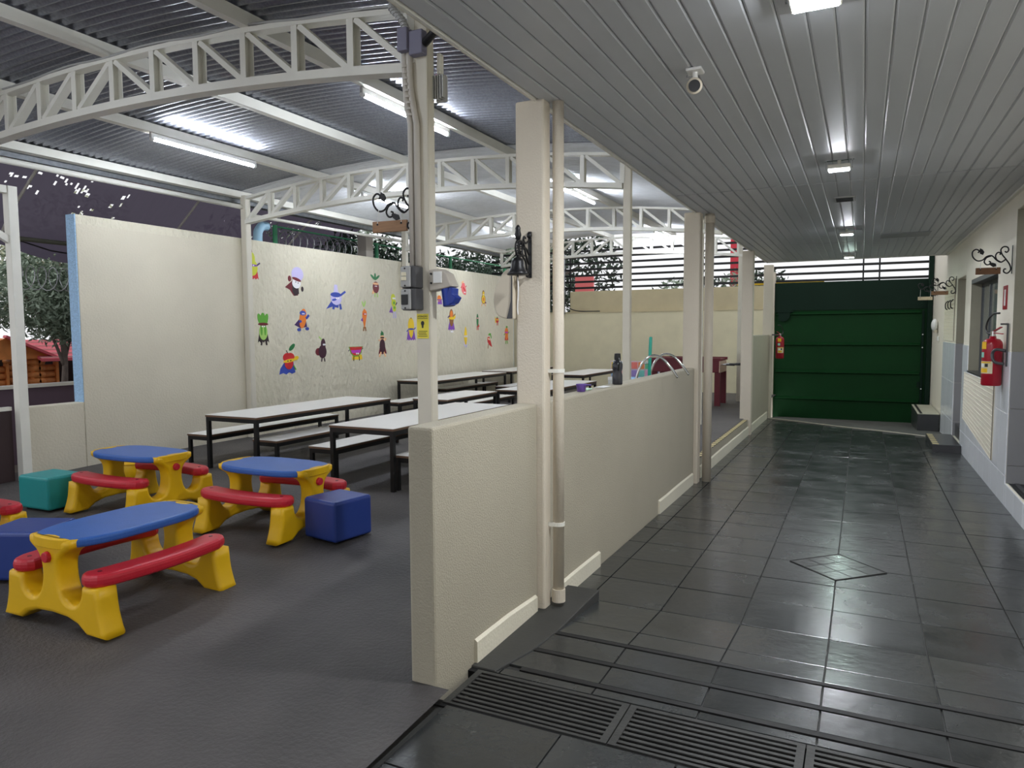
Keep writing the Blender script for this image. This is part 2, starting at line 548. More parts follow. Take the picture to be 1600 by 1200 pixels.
# ------------------------------------------------------------------ low wall, columns, pipes
def wallbox(name, x0, x1, y0, y1, z0, z1, m, bevel=0.012):
    return struct(MB().box(x0, x1, y0, y1, z0, z1).build(name, m, bevel=bevel))
w = wallbox('wall_parapet', XP, XQ, 2.42, 3.46, -0.3, 1.117, parapet_paint); w['label'] = 'cream low wall section nearest the drain'
w = wallbox('wall_parapet', XP, XQ, 3.55, 7.42, -0.4, 1.115, parapet_paint); w['label'] = 'long cream low wall section carrying the bottle'
w = wallbox('wall_parapet', XP, XQ, 7.55, 11.36, -0.4, zcourt(9) - 0.01, parapet_paint); w['label'] = 'low cream step face in the open doorway to the court'
w = wallbox('wall_parapet', XP, XQ, 11.5, 14.0, -0.4, 1.415, parapet_paint); w['label'] = 'taller cream low wall beside the green gate'
def ground_strip(name, y0, y1, z):
    mb = MB()
    n = max(2, int((y1 - y0) / 0.25))
    a = XQ + 0.016
    prev = None
    vs, fs = [], []
    for i in range(n + 1):
        y = y0 + (y1 - y0) * i / n
        j = random.uniform(-0.004, 0.004)
        zz = zcor(y)
        vs += [(XQ - 0.005, y, zz - 0.02), (a, y, zz - 0.02), (a, y, zz + z + j - 0.01), (XQ + 0.004, y, zz + z + j), (XQ - 0.005, y, zz + z + j)]
    for i in range(n):
        p = i * 5
        fs += [(p + k, p + (k + 1) % 5, p + 5 + (k + 1) % 5, p + 5 + k) for k in range(5)]
    fs += [(0, 1, 2, 3, 4), tuple(n * 5 + k for k in range(5))]
    mb.add(vs, fs)
    return struct(mb.build(name, cream))
ground_strip('baseboard_left', 2.75, 3.42, 0.11)
ground_strip('baseboard_left', 3.80, 4.45, 0.10)
ground_strip('baseboard_left', 6.0, 7.36, 0.12)
ground_strip('baseboard_left', 7.72, 13.7, 0.13)
# striped edge tape on the doorway step
t = thing('step_tape', (-1.6, 9.4, zcourt(9.4) - 0.008), 'yellow and black striped tape along the edge of the doorway step', 'tape')
zz = zcourt(9.4) - 0.0085
MB().box(-1.60, -1.537, 7.62, 11.3, zz - 0.001, zz + 0.003).build('tape_base', black_tape, t)
ytape = M('tape_yellow', (222, 204, 150), 0.6)
for k in range(26):
    y = 7.66 + k * 0.14
    MB().prism([(-1.595, y), (-1.54, y + 0.02), (-1.54, y + 0.09), (-1.595, y + 0.07)], zz + 0.003, zz + 0.006).build('stripe', ytape, t)

def column(y0, y1, label):
    mb = MB().box(-1.665, -1.50, y0, y1, -0.4, ZC + 0.005)
    return tag(mb.build('column', column_paint, bevel=0.012), label, 'column', 'square columns along the low wall')
column(3.46, 3.55, 'square cream painted column carrying the black iron bell')
column(7.42, 7.56, 'square cream painted column at the near side of the doorway step')
column(11.36, 11.5, 'square cream painted column at the far side of the doorway step')
column(14.0, 14.12, 'square cream painted column with a red extinguisher beside the green gate')

def downpipe(y, label, zb, straps, collar, r=0.03):
    x = -1.497 + r + 0.012
    t = thing('downpipe', (x, y, zb), label, 'pipe', 'cream downpipes on the columns')
    b = MB(); b.cyl((x, y, zb), r, ZC - zb, 20); b.build('pipe', column_paint, t, smooth=False).data.polygons.foreach_set('use_smooth', [True] * 20 + [False] * 2)
    for z in collar:
        c = MB(); c.cyl((x, y, z), r + 0.007, 0.07, 20); c.build('collar', column_paint, t)
    for z in straps:
        c = MB(); c.cyl((x, y, z), r + 0.004, 0.02, 20); c.box(-1.52, x, y - r - 0.006, y - r - 0.001, z, z + 0.02); c.build('strap', white_steel, t)
    return t
downpipe(3.545, 'cream downpipe strapped to the column with the iron bell', 0.03, (0.45, 1.28), (0.03,))
downpipe(7.60, 'cream downpipe at the near edge of the doorway step', -0.09, (), (ZC - 0.09,), 0.046)

# ------------------------------------------------------------------ corridor ceiling
mb = MB(); mb.box(-1.56, 1.35, -3, 13.45, ZC + 0.012, ZC + 0.10)
ceil = struct(mb.build('ceiling', seam_m))
NP = 27
pw = (XR - XQ) / NP
pan_cache = {}
def pvc_panel(x0, y0, y1):
    k = round(y1 - y0, 3)
    if k not in pan_cache:
        hw, L2, d = pw / 2 - 0.001, (y1 - y0) / 2 - 0.009, 0.012
        prof = [(-hw, d), (-hw, 0.007), (-hw + 0.003, 0.006), (-hw + 0.010, 0.0), (hw - 0.007, 0.0), (hw, 0.005), (hw, d)]
        vs = [(u, -L2, v) for u, v in prof] + [(u, L2, v) for u, v in prof]
        n = len(prof)
        me = bpy.data.meshes.new('panel')
        me.from_pydata(vs, [], [(i + 1, i, n + i, n + i + 1) for i in range(n - 1)] + [tuple(range(n)), tuple(range(2 * n - 1, n - 1, -1))])
        me.materials.append(pvc)
        pan_cache[k] = me
    o = bpy.data.objects.new('panel', pan_cache[k])
    COL.objects.link(o)
    o.parent = ceil
    o.location = Vector((x0 + pw / 2, (y0 + y1) / 2, ZC)) - ceil.location
for (a, b) in [(-3.0, 6.44), (6.44, 10.87), (10.87, 13.45)]:
    for i in range(NP):
        pvc_panel(XQ + i * pw, a, b)
struct(MB().box(-1.556, -1.542, -3, 13.45, ZC - 0.006, ZC + 0.03).build('trim_2', white_steel))
struct(MB().box(-1.575, -1.556, -3, 13.45, ZC + 0.004, 3.42).build('trim_3', cream))
struct(MB().box(1.16, 1.19, -3, 13.4, ZC - 0.02, ZC + 0.004).build('trim_4', white_steel))
struct(MB().box(-1.56, 1.35, 13.45, 13.47, ZC - 0.01, ZC + 0.12).build('trim_5', white_steel))

def floodlight(x, y, label, glow, drop=0.07, w=0.15, d=0.12, bracket=True):
    t = thing('floodlight', (x, y, ZC - drop), label, 'ceiling light', 'floodlights along the corridor ceiling')
    z = ZC - drop
    MB().box(x - w / 2, x + w / 2, y - d / 2, y + d / 2, z, z + 0.03).build('housing', white_steel, t, bevel=0.006)
    MB().box(x - w / 2 + 0.012, x + w / 2 - 0.012, y - d / 2 + 0.012, y + d / 2 - 0.012, z - 0.003, z - 0.0005).build('lens', glow, t)
    MB().cyl((x, y, z + 0.03), 0.012, drop - 0.03, 10).build('stem', white_steel, t)
    if bracket:
        b = MB(); b.box(x - w / 2 - 0.02, x + w / 2 + 0.02, y - 0.012, y + 0.012, ZC - 0.006, ZC - 0.0005)
        b.box(x - w / 2 - 0.012, x - w / 2 - 0.006, y - 0.01, y + 0.01, z + 0.01, ZC - 0.003); b.box(x + w / 2 + 0.006, x + w / 2 + 0.012, y - 0.01, y + 0.01, z + 0.01, ZC - 0.003)
        b.build('bracket', chrome, t)
floodlight(-0.18, 2.78, 'bright white floodlight on the corridor ceiling, nearest to the floor drain', flood_m, 0.05, 0.17, 0.17)
floodlight(-0.18, 5.62, 'bright white floodlight on a bracket on the corridor ceiling just before the first seam', flood_m)
floodlight(-0.20, 9.45, 'bright white floodlight on the corridor ceiling just short of the grey access hatch', flood_m)
floodlight(-0.22, 12.45, 'greenish white floodlight on the corridor ceiling, nearest to the green gate', flood_green_m)
t = thing('vent_cover', (-0.18, 7.28, ZC - 0.012), 'small grey slotted vent cover on the corridor ceiling', 'vent')
MB().box(-0.27, -0.09, 7.15, 7.41, ZC - 0.012, ZC - 0.0005).build('cover', grey_plastic, t, bevel=0.003)
for k in range(4):
    MB().box(-0.25, -0.11, 7.18 + k * 0.055, 7.21 + k * 0.055, ZC - 0.016, ZC - 0.012).build('slat', seam_m, t)
tag(MB().box(0.17, 0.72, 10.15, 10.62, ZC - 0.008, ZC - 0.0005).build('access_hatch', M('hatch_grey', (150, 152, 154), 0.5), bevel=0.003), 'flat grey rectangular access hatch in the corridor ceiling', 'hatch')

# bullet camera on the ceiling
t = thing('security_camera', (-0.72, 3.40, ZC - 0.1), 'small white round security camera with black lens on corridor ceiling', 'camera')
MB().box(-0.755, -0.685, 3.36, 3.44, ZC - 0.014, ZC - 0.0005).build('base', white_plastic, t, bevel=0.004)
MB().cyl((-0.72, 3.40, ZC - 0.05), 0.012, 0.04, 10).build('arm', white_plastic, t)
MB().tube([(-0.732, 3.44, ZC - 0.062), (-0.724, 3.405, ZC - 0.073), (-0.711, 3.345, ZC - 0.091), (-0.708, 3.33, ZC - 0.095)], [0.02, 0.034, 0.036, 0.034], 20).build('body', beige_plastic, t, smooth=True)
MB().tube([(-0.709, 3.335, ZC - 0.0935), (-0.7065, 3.3235, ZC - 0.0970)], [0.026, 0.026], 20).build('lens', black_m, t)
MB().cyl((-0.748, 3.37, ZC - 0.045), 0.006, 0.012, 8).build('screw', chrome, t)

# ------------------------------------------------------------------ court roof
XM, HS = -4.65, 2.55
def ztop(x): return 3.205 + 0.17 * (1 - ((x - XM) / HS) ** 2)
def zbot(x): return 2.905 + 0.16 * (1 - ((x - XM) / HS) ** 2)
RX0, RX1 = -7.42, -1.60
def roof_sheet(y0, y1, mat, label):
    nx = 26
    wl = 0.076
    ny = int((y1 - y0) / wl * 6)
    mb = MB()
    xs = [RX0 + (RX1 - RX0) * i / nx for i in range(nx + 1)]
    yy = [y0 + (y1 - y0) * j / ny for j in range(ny + 1)]
    grid(mb, xs, yy, lambda x, y: ztop(x) + 0.115 + 0.013 * math.sin(2 * PI * y / wl))
    o = mb.build('roof_sheet', mat, smooth=True, fix=False)
    return tag(o, label, 'roof', 'corrugated roof sheets over the court')
TY = [3.37, 6.88, 10.45, 14.1]
roof_sheet(-3.0, TY[0], galv, 'bare grey corrugated roof sheet in the bay nearest the viewer')
roof_sheet(TY[0], TY[1], galv, 'bare grey corrugated roof sheet in the second bay, between the two nearest trusses')
roof_sheet(TY[1], TY[2], galv_pale, 'pale corrugated roof sheet in the third bay behind the second truss')
roof_sheet(TY[2], TY[3] + 0.3, galv_pale, 'pale corrugated roof sheet in the last bay before the slatted screen')

TL, TR0 = -7.12, -2.14
def truss_thing(y, label):
    TR = -2.222 if y < 4 else TR0
    t = thing('roof_truss', (XM, y, zbot(XM)), label, 'truss', 'arched white steel trusses of the court roof')
    n = 24
    xs = [TL + (TR - TL) * i / n for i in range(n + 1)]
    def chord(zf, w, h, xs):
        vs, fs = [], []
        for x in xs:
            z = zf(x)
            vs += [(x, y - w / 2, z - h / 2), (x, y + w / 2, z - h / 2), (x, y + w / 2, z + h / 2), (x, y - w / 2, z + h / 2)]
        for i in range(len(xs) - 1):
            p = i * 4
            fs += [(p + k, p + (k + 1) % 4, p + 4 + (k + 1) % 4, p + 4 + k) for k in range(4)]
        fs += [(0, 1, 2, 3), tuple(len(vs) - 4 + k for k in range(4))]
        return MB().add(vs, fs)
    chord(ztop, 0.075, 0.03, xs).build('top_chord', white_steel, t)
    chord(zbot, 0.085, 0.05, xs + ([TR + 0.33] if y > 10 else [])).build('bottom_chord', white_steel, t)
    m = 12
    px = [TL + (TR - TL) * i / m for i in range(m + 1)]
    for x in px:
        b = MB()
        z0, z1 = zbot(x) + 0.025, ztop(x) - 0.015
        b.box(x - 0.022, x - 0.018, y - 0.035, y + 0.035, z0, z1); b.box(x - 0.018, x + 0.022, y - 0.035, y - 0.031, z0, z1); b.box(x - 0.018, x + 0.022, y + 0.031, y + 0.035, z0, z1)
        b.build('web_post', white_steel, t)
    for i in range(m):
        a, c = px[i], px[i + 1]
        if (a + c) / 2 < XM:
            p, q = (a + 0.03, zbot(a) + 0.03), (c - 0.03, ztop(c) - 0.02)
        else:
            p, q = (a + 0.03, ztop(a) - 0.02), (c - 0.03, zbot(c) + 0.03)
        MB().bar((p[0], y, p[1]), (q[0], y, q[1]), 0.055, 0.032, up=(0, 1, 0.001)).build('web_diagonal', white_steel, t) if False else MB().bar((p[0], y, p[1]), (q[0], y, q[1]), 0.06, 0.034).build('web_diagonal', white_steel, t)
    return t
for y, lb in zip(TY, ['nearest to the viewer, with grey cables along its top', 'second from the viewer, above the wall stickers', 'third from the viewer, under the pale sheets', 'farthest, in front of the slatted screen']):
    truss_thing(y, 'arched white steel roof truss, ' + lb)
cab = MB()
for k in range(2):
    cab.tube(sm([(x, 3.35 - 0.018 + 0.03 * k, ztop(x) + 0.02 + 0.008 * math.sin(x * 7 + k * 2) + 0.008 * k) for x in [-7.0 + 0.24 * i for i in range(21)]], 3), 0.008, 6)
tag(cab.build('cable', grey_plastic, smooth=True), 'pair of grey cables tied along the top of the nearest truss', 'cable')

PXS = [(-7.2, 'at the eave along the court wall'), (-5.95, 'second from the court wall, carrying LED tubes'), (-4.7, 'in the middle of the arched roof'), (-3.42, 'second from the corridor side, carrying LED tubes'), (-2.1, 'along the corridor side of the court roof')]
for x, lb in PXS:
    z = ztop(x) + 0.015
    mb = MB()
    sl = -2 * 0.17 * (x - XM) / HS ** 2
    r = math.atan(sl)
    c, s_ = math.cos(r), math.sin(r)
    q = [(-0.033, 0.0), (0.033, 0.0), (0.033, 0.082), (-0.033, 0.082)]
    prof = [(x + u * c - v * s_, z + u * s_ + v * c) for u, v in q]
    mb.prism(prof, -3, 14.4, 'xz')
    tag(mb.build('purlin', white_steel), 'long white steel purlin under the roof sheets, ' + lb, 'purlin', 'white purlins of the court roof')

def led_tube(x, y0, y1, label):
    z = ztop(x) - 0.02
    if x > XM: xo = x - 0.03
    else: xo = x + 0.02
    t = thing('led_tube', (xo, (y0 + y1) / 2, z - 0.03), label, 'tube light', 'LED tubes under the court roof')
    MB().cyl((xo, y0 + 0.02, z - 0.02), 0.0165, y1 - y0 - 0.04, 14, 'y').build('diffuser', tube_m, t, smooth=True)
    MB().box(xo - 0.014, xo + 0.014, y0, y1, z - 0.008, z + 0.03).build('batten', white_plastic, t)
    for a in (y0, y1 - 0.03):
        MB().cyl((xo, a, z - 0.02), 0.0185, 0.03, 14, 'y').build('end_cap', white_plastic, t)
    for a in (y0 - 0.005, y1 - 0.02):
        b = MB(); b.box(xo - 0.008, xo + 0.008, a, a + 0.012, z - 0.01, z + 0.05); b.build('clip', grey_plastic, t)
led_tube(-5.95, 4.6, 5.87, 'lit LED tube under the roof above the blue topped play tables')
led_tube(-3.42, 4.5, 5.77, 'lit LED tube under the roof, passing behind the steel post with the sockets')
led_tube(-3.42, 8.45, 9.75, 'lit LED tube in the third bay, seen past the downpipe of the bell column')
led_tube(-5.95, 7.7, 8.95, 'lit LED tube in the third bay, seen behind the wooden plank sign')
led_tube(-3.42, 13.0, 14.1, 'lit LED tube in the last bay in front of the slatted screen')
led_tube(-5.95, 11.5, 12.75, 'lit LED tube in the last bay nearest the sticker wall')

led_tube(-3.42, 0.5, 1.77, 'lit LED tube in the bay over the viewer, corridor side')
led_tube(-5.95, 0.6, 1.87, 'lit LED tube in the bay over the viewer, court wall side')

def cpost(x0, x1, y0, y1, z0, z1, label, name='steel_post'):
    mb = MB()
    mb.box(x0, x1, y0, y1, z0, z1)
    xm = (y0 + y1) / 2
    mb.box(x1, x1 + 0.003, y0 + 0.012, y1 - 0.02, z0, z1); mb.box(x1, x1 + 0.004, y0, y0 + 0.008, z0, z1)
    return tag(mb.build(name, M('post_paint', (214, 208, 192), 0.5, var=0.04, vscale=5), bevel=0.004), label, 'post', 'steel posts of the court roof')
cpost(-2.215, -2.13, 3.34, 3.415, zcourt(3.4), 3.24, 'cream steel post with conduits, sockets and yellow sticker behind the low wall')
cpost(-2.13, -2.06, 6.85, 6.92, zcourt(7), 3.24, 'slim pale steel post behind the black water bottle')
cpost(-2.13, -2.06, 10.42, 10.48, zcourt(9), 3.24, 'slim pale steel post under the third truss')
cpost(-2.13, -2.06, 14.07, 14.13, zcourt(14), 3.24, 'slim pale steel post under the farthest truss')
cpost(-7.19, -7.11, 6.84, 6.93, zcourt(7), 3.25, 'white steel post against the rough wall where the stickers begin')
cpost(-7.19, -7.11, 10.41, 10.49, 2.1, 3.25, 'short white steel post on top of the sticker wall under the third truss')

# eave: gutter and pipe rail
mb = MB()
mb.prism([(-7.40, 3.17), (-7.28, 3.17), (-7.25, 3.27), (-7.255, 3.275), (-7.285, 3.178), (-7.395, 3.178), (-7.41, 3.28), (-7.415, 3.275)], -3, 14.4, 'xz')
tag(mb.build('rain_gutter', gutter_m), 'zinc rain gutter along the eave above the court wall', 'gutter')
tag(MB().tube([(-7.17, -3, 3.10), (-7.17, 6.84, 3.105)], 0.03, 14).build('pipe_rail', white_steel, smooth=True), 'round grey pipe rail under the gutter before the sticker wall', 'pipe')
tag(MB().tube([(-7.17, 6.93, 3.02), (-7.17, 10.41, 3.06)], 0.022, 12).build('pipe_rail', white_steel, smooth=True), 'thin pale pipe rail above the sticker wall', 'pipe')
tag(MB().tube(sm([(-7.35, 7.28, 2.5), (-7.35, 7.28, 2.8), (-7.35, 7.30, 2.88), (-7.35, 7.36, 2.94), (-7.35, 7.45, 2.95)]), 0.06, 16).build('downspout', pipe_blue, smooth=True), 'pale blue downspout elbow above the sticker wall beside the white post', 'pipe')

# ------------------------------------------------------------------ court wall with the stickers
mb = MB()
mb.prism([(4.68, 0.0), (14.85, 0.0), (14.85, 2.72), (4.68, 2.715)], XL - 0.14, XL, 'yz')
wl = struct(mb.build('wall_left', stucco, bevel=0.01))
wl['label'] = 'tall rough cream court wall'
struct(MB().box(XL - 0.142, XL - 0.003, 4.672, 4.684, 0.80, 2.715).build('trim_6', blue_stucco))
struct(MB().box(XL - 0.142, XL - 0.003, 14.846, 14.857, 0.1, 2.72).build('trim_7', blue_stucco))
struct(MB().box(XL - 0.14, XL, 4.09, 4.68, 0, 0.80).build('wall_left', M('smoother_cream', (214, 206, 186), 0.7, var=0.07, vscale=1.2, bump=0.5, bscale=45), bevel=0.01))
struct(MB().box(XL + 0.0005, XL + 0.003, 4.685, 6.84, zcourt(5) - 0.05, 2.62).build('trim_8', M('smoother_cream', (214, 206, 186), 0.7, var=0.07, vscale=1.2, bump=0.5, bscale=45)))

# gate frame post with its lintel and brace, maroon panel
t = thing('gateway', (-7.15, 4.05, 0.1), 'tall pale steel gate frame post with lintel and brace beside the maroon panel', 'gate frame')
MB().box(-7.2, -7.11, 4.0, 4.085, 0.08, 2.87).build('post', white_steel, t, bevel=0.005)
MB().box(-7.19, -7.12, 2.2, 4.0, 2.80, 2.87).build('lintel', white_steel, t, bevel=0.004)
MB().bar((-7.155, 3.3, 2.8), (-7.155, 4.01, 2.37), 0.05, 0.06).build('brace', white_steel, t)
t = thing('maroon_panel', (-7.25, 3.2, 0.06), 'dark maroon gate panel with pale top rail at the edge of the court', 'panel')
MB().box(-7.27, -7.23, 2.4, 3.99, 0.07, 0.78).build('sheet', maroon_door, t)
MB().box(-7.28, -7.22, 2.4, 3.99, 0.78, 0.815).build('top_rail', white_steel, t)

# ------------------------------------------------------------------ back wall, slatted screen
struct(MB().box(-8.4, XP, YB, YB + 0.2, -0.2, 1.94).build('wall_back', backcream, bevel=0.01))
struct(MB().box(-8.4, XP, YB - 0.012, YB + 0.05, 1.925, 1.95).build('trim_9', tan))
struct(MB().box(-6.25, XP, YB + 0.06, YB + 0.26, 1.94, 2.43).build('wall_back', tan, bevel=0.01))
t = thing('slatted_screen', (-2.5, YB + 0.2, 2.5), 'dark horizontal slat screen letting white sky through above the back wall', 'screen')
for k in range(7):
    z = 2.515 + 0.143 * k
    b = MB(); b.box(-8.4, 1.28, YB + 0.17, YB + 0.20, z - 0.022, z + 0.026); b.build('slat', black_frame, t)
for x in (-6.3, -0.02, 0.27, 1.24):
    MB().box(x - 0.015, x + 0.015, YB + 0.2, YB + 0.23, 2.45, 3.42).build('upright', black_frame, t)
struct(MB().box(-1.76, -1.665, YB - 0.04, YB + 0.2, -0.6, 2.7).build('trim_10', column_paint))
tag(MB().box(-2.5, -0.75, YB + 0.5, YB + 0.56, 2.475, 2.56).build('yellow_beam', M('yellow_beam', (240, 200, 40), 0.5)), 'yellow beam outside just behind the slats above the green gate', 'beam')
struct(MB().box(-8.6, -8.4, 15, YB + 0.2, -0.2, 2.6).build('wall_back', backcream))
tag(MB().box(-6.42, -6.34, YB - 0.12, YB - 0.03, 1.9, 3.3).build('steel_post', gutter_m), 'dark grey steel post at the end of the slatted screen above the back wall', 'post')
tag(MB().tube(sm([(-6.36, 15.87, 2.3), (-6.3, 15.89, 2.1), (-6.15, 15.91, 2.0), (-5.9, 15.92, 1.963), (-5.5, 15.93, 1.961)]), 0.012, 6).build('cable', black_m, smooth=True), 'loose black cable lying on the ledge of the back wall', 'cable')

# ------------------------------------------------------------------ green gate
t = thing('metal_gate', (-0.2, YB, -0.34), 'wide dark green metal garage gate with horizontal ribs at the corridor end', 'gate')
MB().box(-1.66, 1.18, YB + 0.02, YB + 0.06, -0.34, 1.9).build('sheet', green_gate, t)
MB().box(-1.66, 1.18, YB + 0.0, YB + 0.06, 1.9, 2.47).build('upper_panel', green_dark, t)
for z in (1.83, 1.205, 0.64, 0.09):
    b = MB(); b.prism([(YB + 0.02, z - 0.03), (YB - 0.025, z - 0.012), (YB - 0.025, z + 0.012), (YB + 0.02, z + 0.035)], -1.62, 1.0, 'yz')
    b.build('rib', green_gate, t)
MB().box(1.02, 1.06, YB - 0.02, YB + 0.02, -0.3, 1.86).build('stile', green_dark, t)
MB().box(-1.63, -1.30, YB - 0.05, YB + 0.0, 1.865, 1.90).build('hinge_plate', green_dark, t)
MB().prism([(-1.6, 1.87), (-1.35, 1.87), (-1.36, 1.76), (-1.42, 1.69), (-1.5, 1.67), (-1.57, 1.71)], YB - 0.04, YB + 0.02, 'xz').build('motor_cover', green_dark, t)
for z in (1.40, 1.15, 0.35):
    MB().cyl((1.04, YB - 0.035, z), 0.012, 0.03, 10, 'y').build('bolt', white_plastic, t)
MB().box(0.97, 1.01, YB - 0.03, YB + 0.02, 0.38, 0.48).build('lock', green_dark, t)
tag(MB().box(1.10, 1.18, YB - 0.16, YB - 0.005, -0.34, 3.0).build('gate_post', green_dark, bevel=0.01), 'dark green square gate post at the wall end beside the gate', 'post')

# ------------------------------------------------------------------ right wall
ZT = 1.297
D1, D2 = (6.45, 7.66), (11.02, 11.93)
WIN = (8.53, 10.5, 0.985, 2.10)
TH = 0.2
wallpaint = M('bright_wall_paint', (238, 231, 214), 0.55, var=0.03, vscale=1.5, bump=0.12, bscale=60)
def seg(y0, y1, z0, z1, m=wallpaint):
    return struct(MB().box(XR, XR + TH, y0, y1, z0, z1).build('wall_right', m, bevel=0.006))
wr = seg(D1[1], WIN[0], -0.4, ZC + 0.1)
wr['label'] = 'cream wall pier with the large extinguisher'
seg(WIN[0], WIN[1], -0.4, WIN[2]); seg(WIN[0], WIN[1], WIN[3], ZC + 0.1)
seg(WIN[1], D2[0], -0.4, ZC + 0.1)
seg(D2[0], D2[1], 2.2, ZC + 0.1); seg(D2[0], D2[1], -0.4, -0.02)
seg(D2[1], YB + 0.1, -0.5, ZC + 0.4)
seg(D1[0], D1[1], 2.54, ZC + 0.1); seg(D1[0], D1[1], -0.4, 0.115)
seg(-3, D1[0], -0.4, ZC + 0.1)
# tiles on the wall
rt_cache = {}
def rtile(y0, y1, z0, z1, m=grey_tile, x=XR, par=None):
    g = 0.002
    w, h = round(y1 - y0 - 2 * g, 4), round(z1 - z0 - 2 * g, 4)
    if w < 0.02 or h < 0.02: return
    if (w, h, m.name) not in rt_cache:
        b = MB(); e = 0.002
        b.add([(0, -w / 2, -h / 2), (0, w / 2, -h / 2), (0, w / 2, h / 2), (0, -w / 2, h / 2), (-0.008, -w / 2 + e, -h / 2 + e), (-0.008, w / 2 - e, -h / 2 + e), (-0.008, w / 2 - e, h / 2 - e), (-0.008, -w / 2 + e, h / 2 - e)],
              [(7, 6, 5, 4), (0, 1, 5, 4), (1, 2, 6, 5), (2, 3, 7, 6), (3, 0, 4, 7)])
        me = bpy.data.meshes.new('tile'); me.from_pydata(b.v, [], b.f); me.materials.append(m)
        rt_cache[(w, h, m.name)] = me
    o = bpy.data.objects.new('tile', rt_cache[(w, h, m.name)])
    COL.objects.link(o)
    o.parent = par or wr
    o.location = Vector((x, (y0 + y1) / 2, (z0 + z1) / 2)) - (par or wr).location
tw = 0.378
def run(y0, y1, rows):
    n = max(1, math.ceil((y1 - y0) / tw - 0.05))
    for z0, z1 in rows:
        y = y0
        while y < y1 - 0.02:
            rtile(y, min(y + tw, y1), z0, z1)
            y += tw
run(D1[1], WIN[0], [(-0.1, 0.18), (0.18, 0.738), (0.738, ZT)])
run(WIN[0], WIN[1], [(-0.1, 0.18), (0.18, 0.738), (0.738, WIN[2])])
run(WIN[1], D2[0], [(-0.1, 0.18), (0.18, 0.738), (0.738, ZT)])
run(D2[1], 13.6, [(-0.3, 0.18), (0.18, 0.738), (0.738, ZT)])
run(D1[0], D1[1], [(-0.1, 0.115)])
run(5.0, D1[0], [(-0.1, 0.18), (0.18, 0.738), (0.738, ZT)])
# door recess nearest the viewer
struct(MB().box(XR + 0.001, XR + 0.9, D1[1] - 0.0125, D1[1] - 0.0005, ZT, 2.54).build('door_1', olive))
for z0, z1 in ((0.115, 0.28), (0.28, 0.79), (0.79, ZT)):
    struct(MB().box(XR + 0.002, XR + 0.9, D1[1] - 0.015, D1[1] - 0.001, z0 + 0.002, z1 - 0.002).build('trim_11', grey_panel))
struct(MB().box(XR + 0.02, XR + 0.95, D1[0], D1[1], 0.06, 0.115).build('floor', granite))
struct(MB().box(XR + 0.02, XR + 0.9, D1[0] - 0.012, D1[0] - 0.0005, 0.115, 2.54).build('trim_12', olive))
struct(MB().box(XR + 0.9, XR + 0.95, D1[0], D1[1], 0.115, 2.54).build('door_1', M('dark_door', (92, 88, 78), 0.6)))
mat_t = thing('door_mat', (XR + 0.3, 7.1, 0.115), 'dark ribbed mat lying in the doorway beyond the extinguisher pier', 'mat')
MB().box(XR + 0.04, XR + 0.6, 6.6, 7.6, 0.115, 0.123).build('base', black_m, mat_t)
for k in range(8):
    MB().box(XR + 0.06 + k * 0.07, XR + 0.09 + k * 0.07, 6.6, 7.6, 0.123, 0.13).build('rib', dark_plastic, mat_t)
# window
struct(MB().box(XR + 0.002, XR + TH, WIN[1] - 0.012, WIN[1] - 0.0005, WIN[2], WIN[3]).build('trim_13', olive))
struct(MB().box(XR + 0.002, XR + TH, WIN[0] + 0.0005, WIN[0] + 0.012, WIN[2], WIN[3]).build('trim_13', olive))
struct(MB().box(XR - 0.01, XR + TH, WIN[0], WIN[1], WIN[2] - 0.022, WIN[2] + 0.002).build('trim_14', granite, bevel=0.003))
struct(MB().box(XR + 0.003, XR + TH, WIN[0], WIN[1], WIN[3] - 0.05, WIN[3] - 0.0005).build('trim_15', dark_plastic))
wt = bpy.data.objects.new('window_1', None); COL.objects.link(wt); wt.location = (XR + 0.13, 9.5, WIN[2]); struct(wt)
fx0, fx1 = XR + 0.11, XR + 0.14
for (a, b, c, d) in [(WIN[0] + 0.012, WIN[1] - 0.012, WIN[2] + 0.002, WIN[2] + 0.035), (WIN[0] + 0.012, WIN[1] - 0.012, WIN[3] - 0.085, WIN[3] - 0.05), (WIN[0] + 0.012, WIN[0] + 0.05, WIN[2] + 0.03, WIN[3] - 0.05), (WIN[1] - 0.05, WIN[1] - 0.012, WIN[2] + 0.03, WIN[3] - 0.05), (9.16, 9.2, WIN[2] + 0.03, WIN[3] - 0.05), (9.83, 9.87, WIN[2] + 0.03, WIN[3] - 0.05)]:
    MB().box(fx0, fx1, a, b, c, d).build('frame', alu, wt)
for (a, b) in [(WIN[0] + 0.05, 9.16), (9.2, 9.83), (9.87, WIN[1] - 0.05)]:
    MB().box(fx0 + 0.012, fx0 + 0.016, a, b, WIN[2] + 0.035, WIN[3] - 0.085).build('pane', glass_m, wt)
struct(MB().box(XR + 0.6, XR + 0.62, WIN[0] - 0.3, WIN[1] + 0.3, 0.5, 2.6).build('wall_inner', M('inner_room_wall', (120, 120, 112), 0.8)))
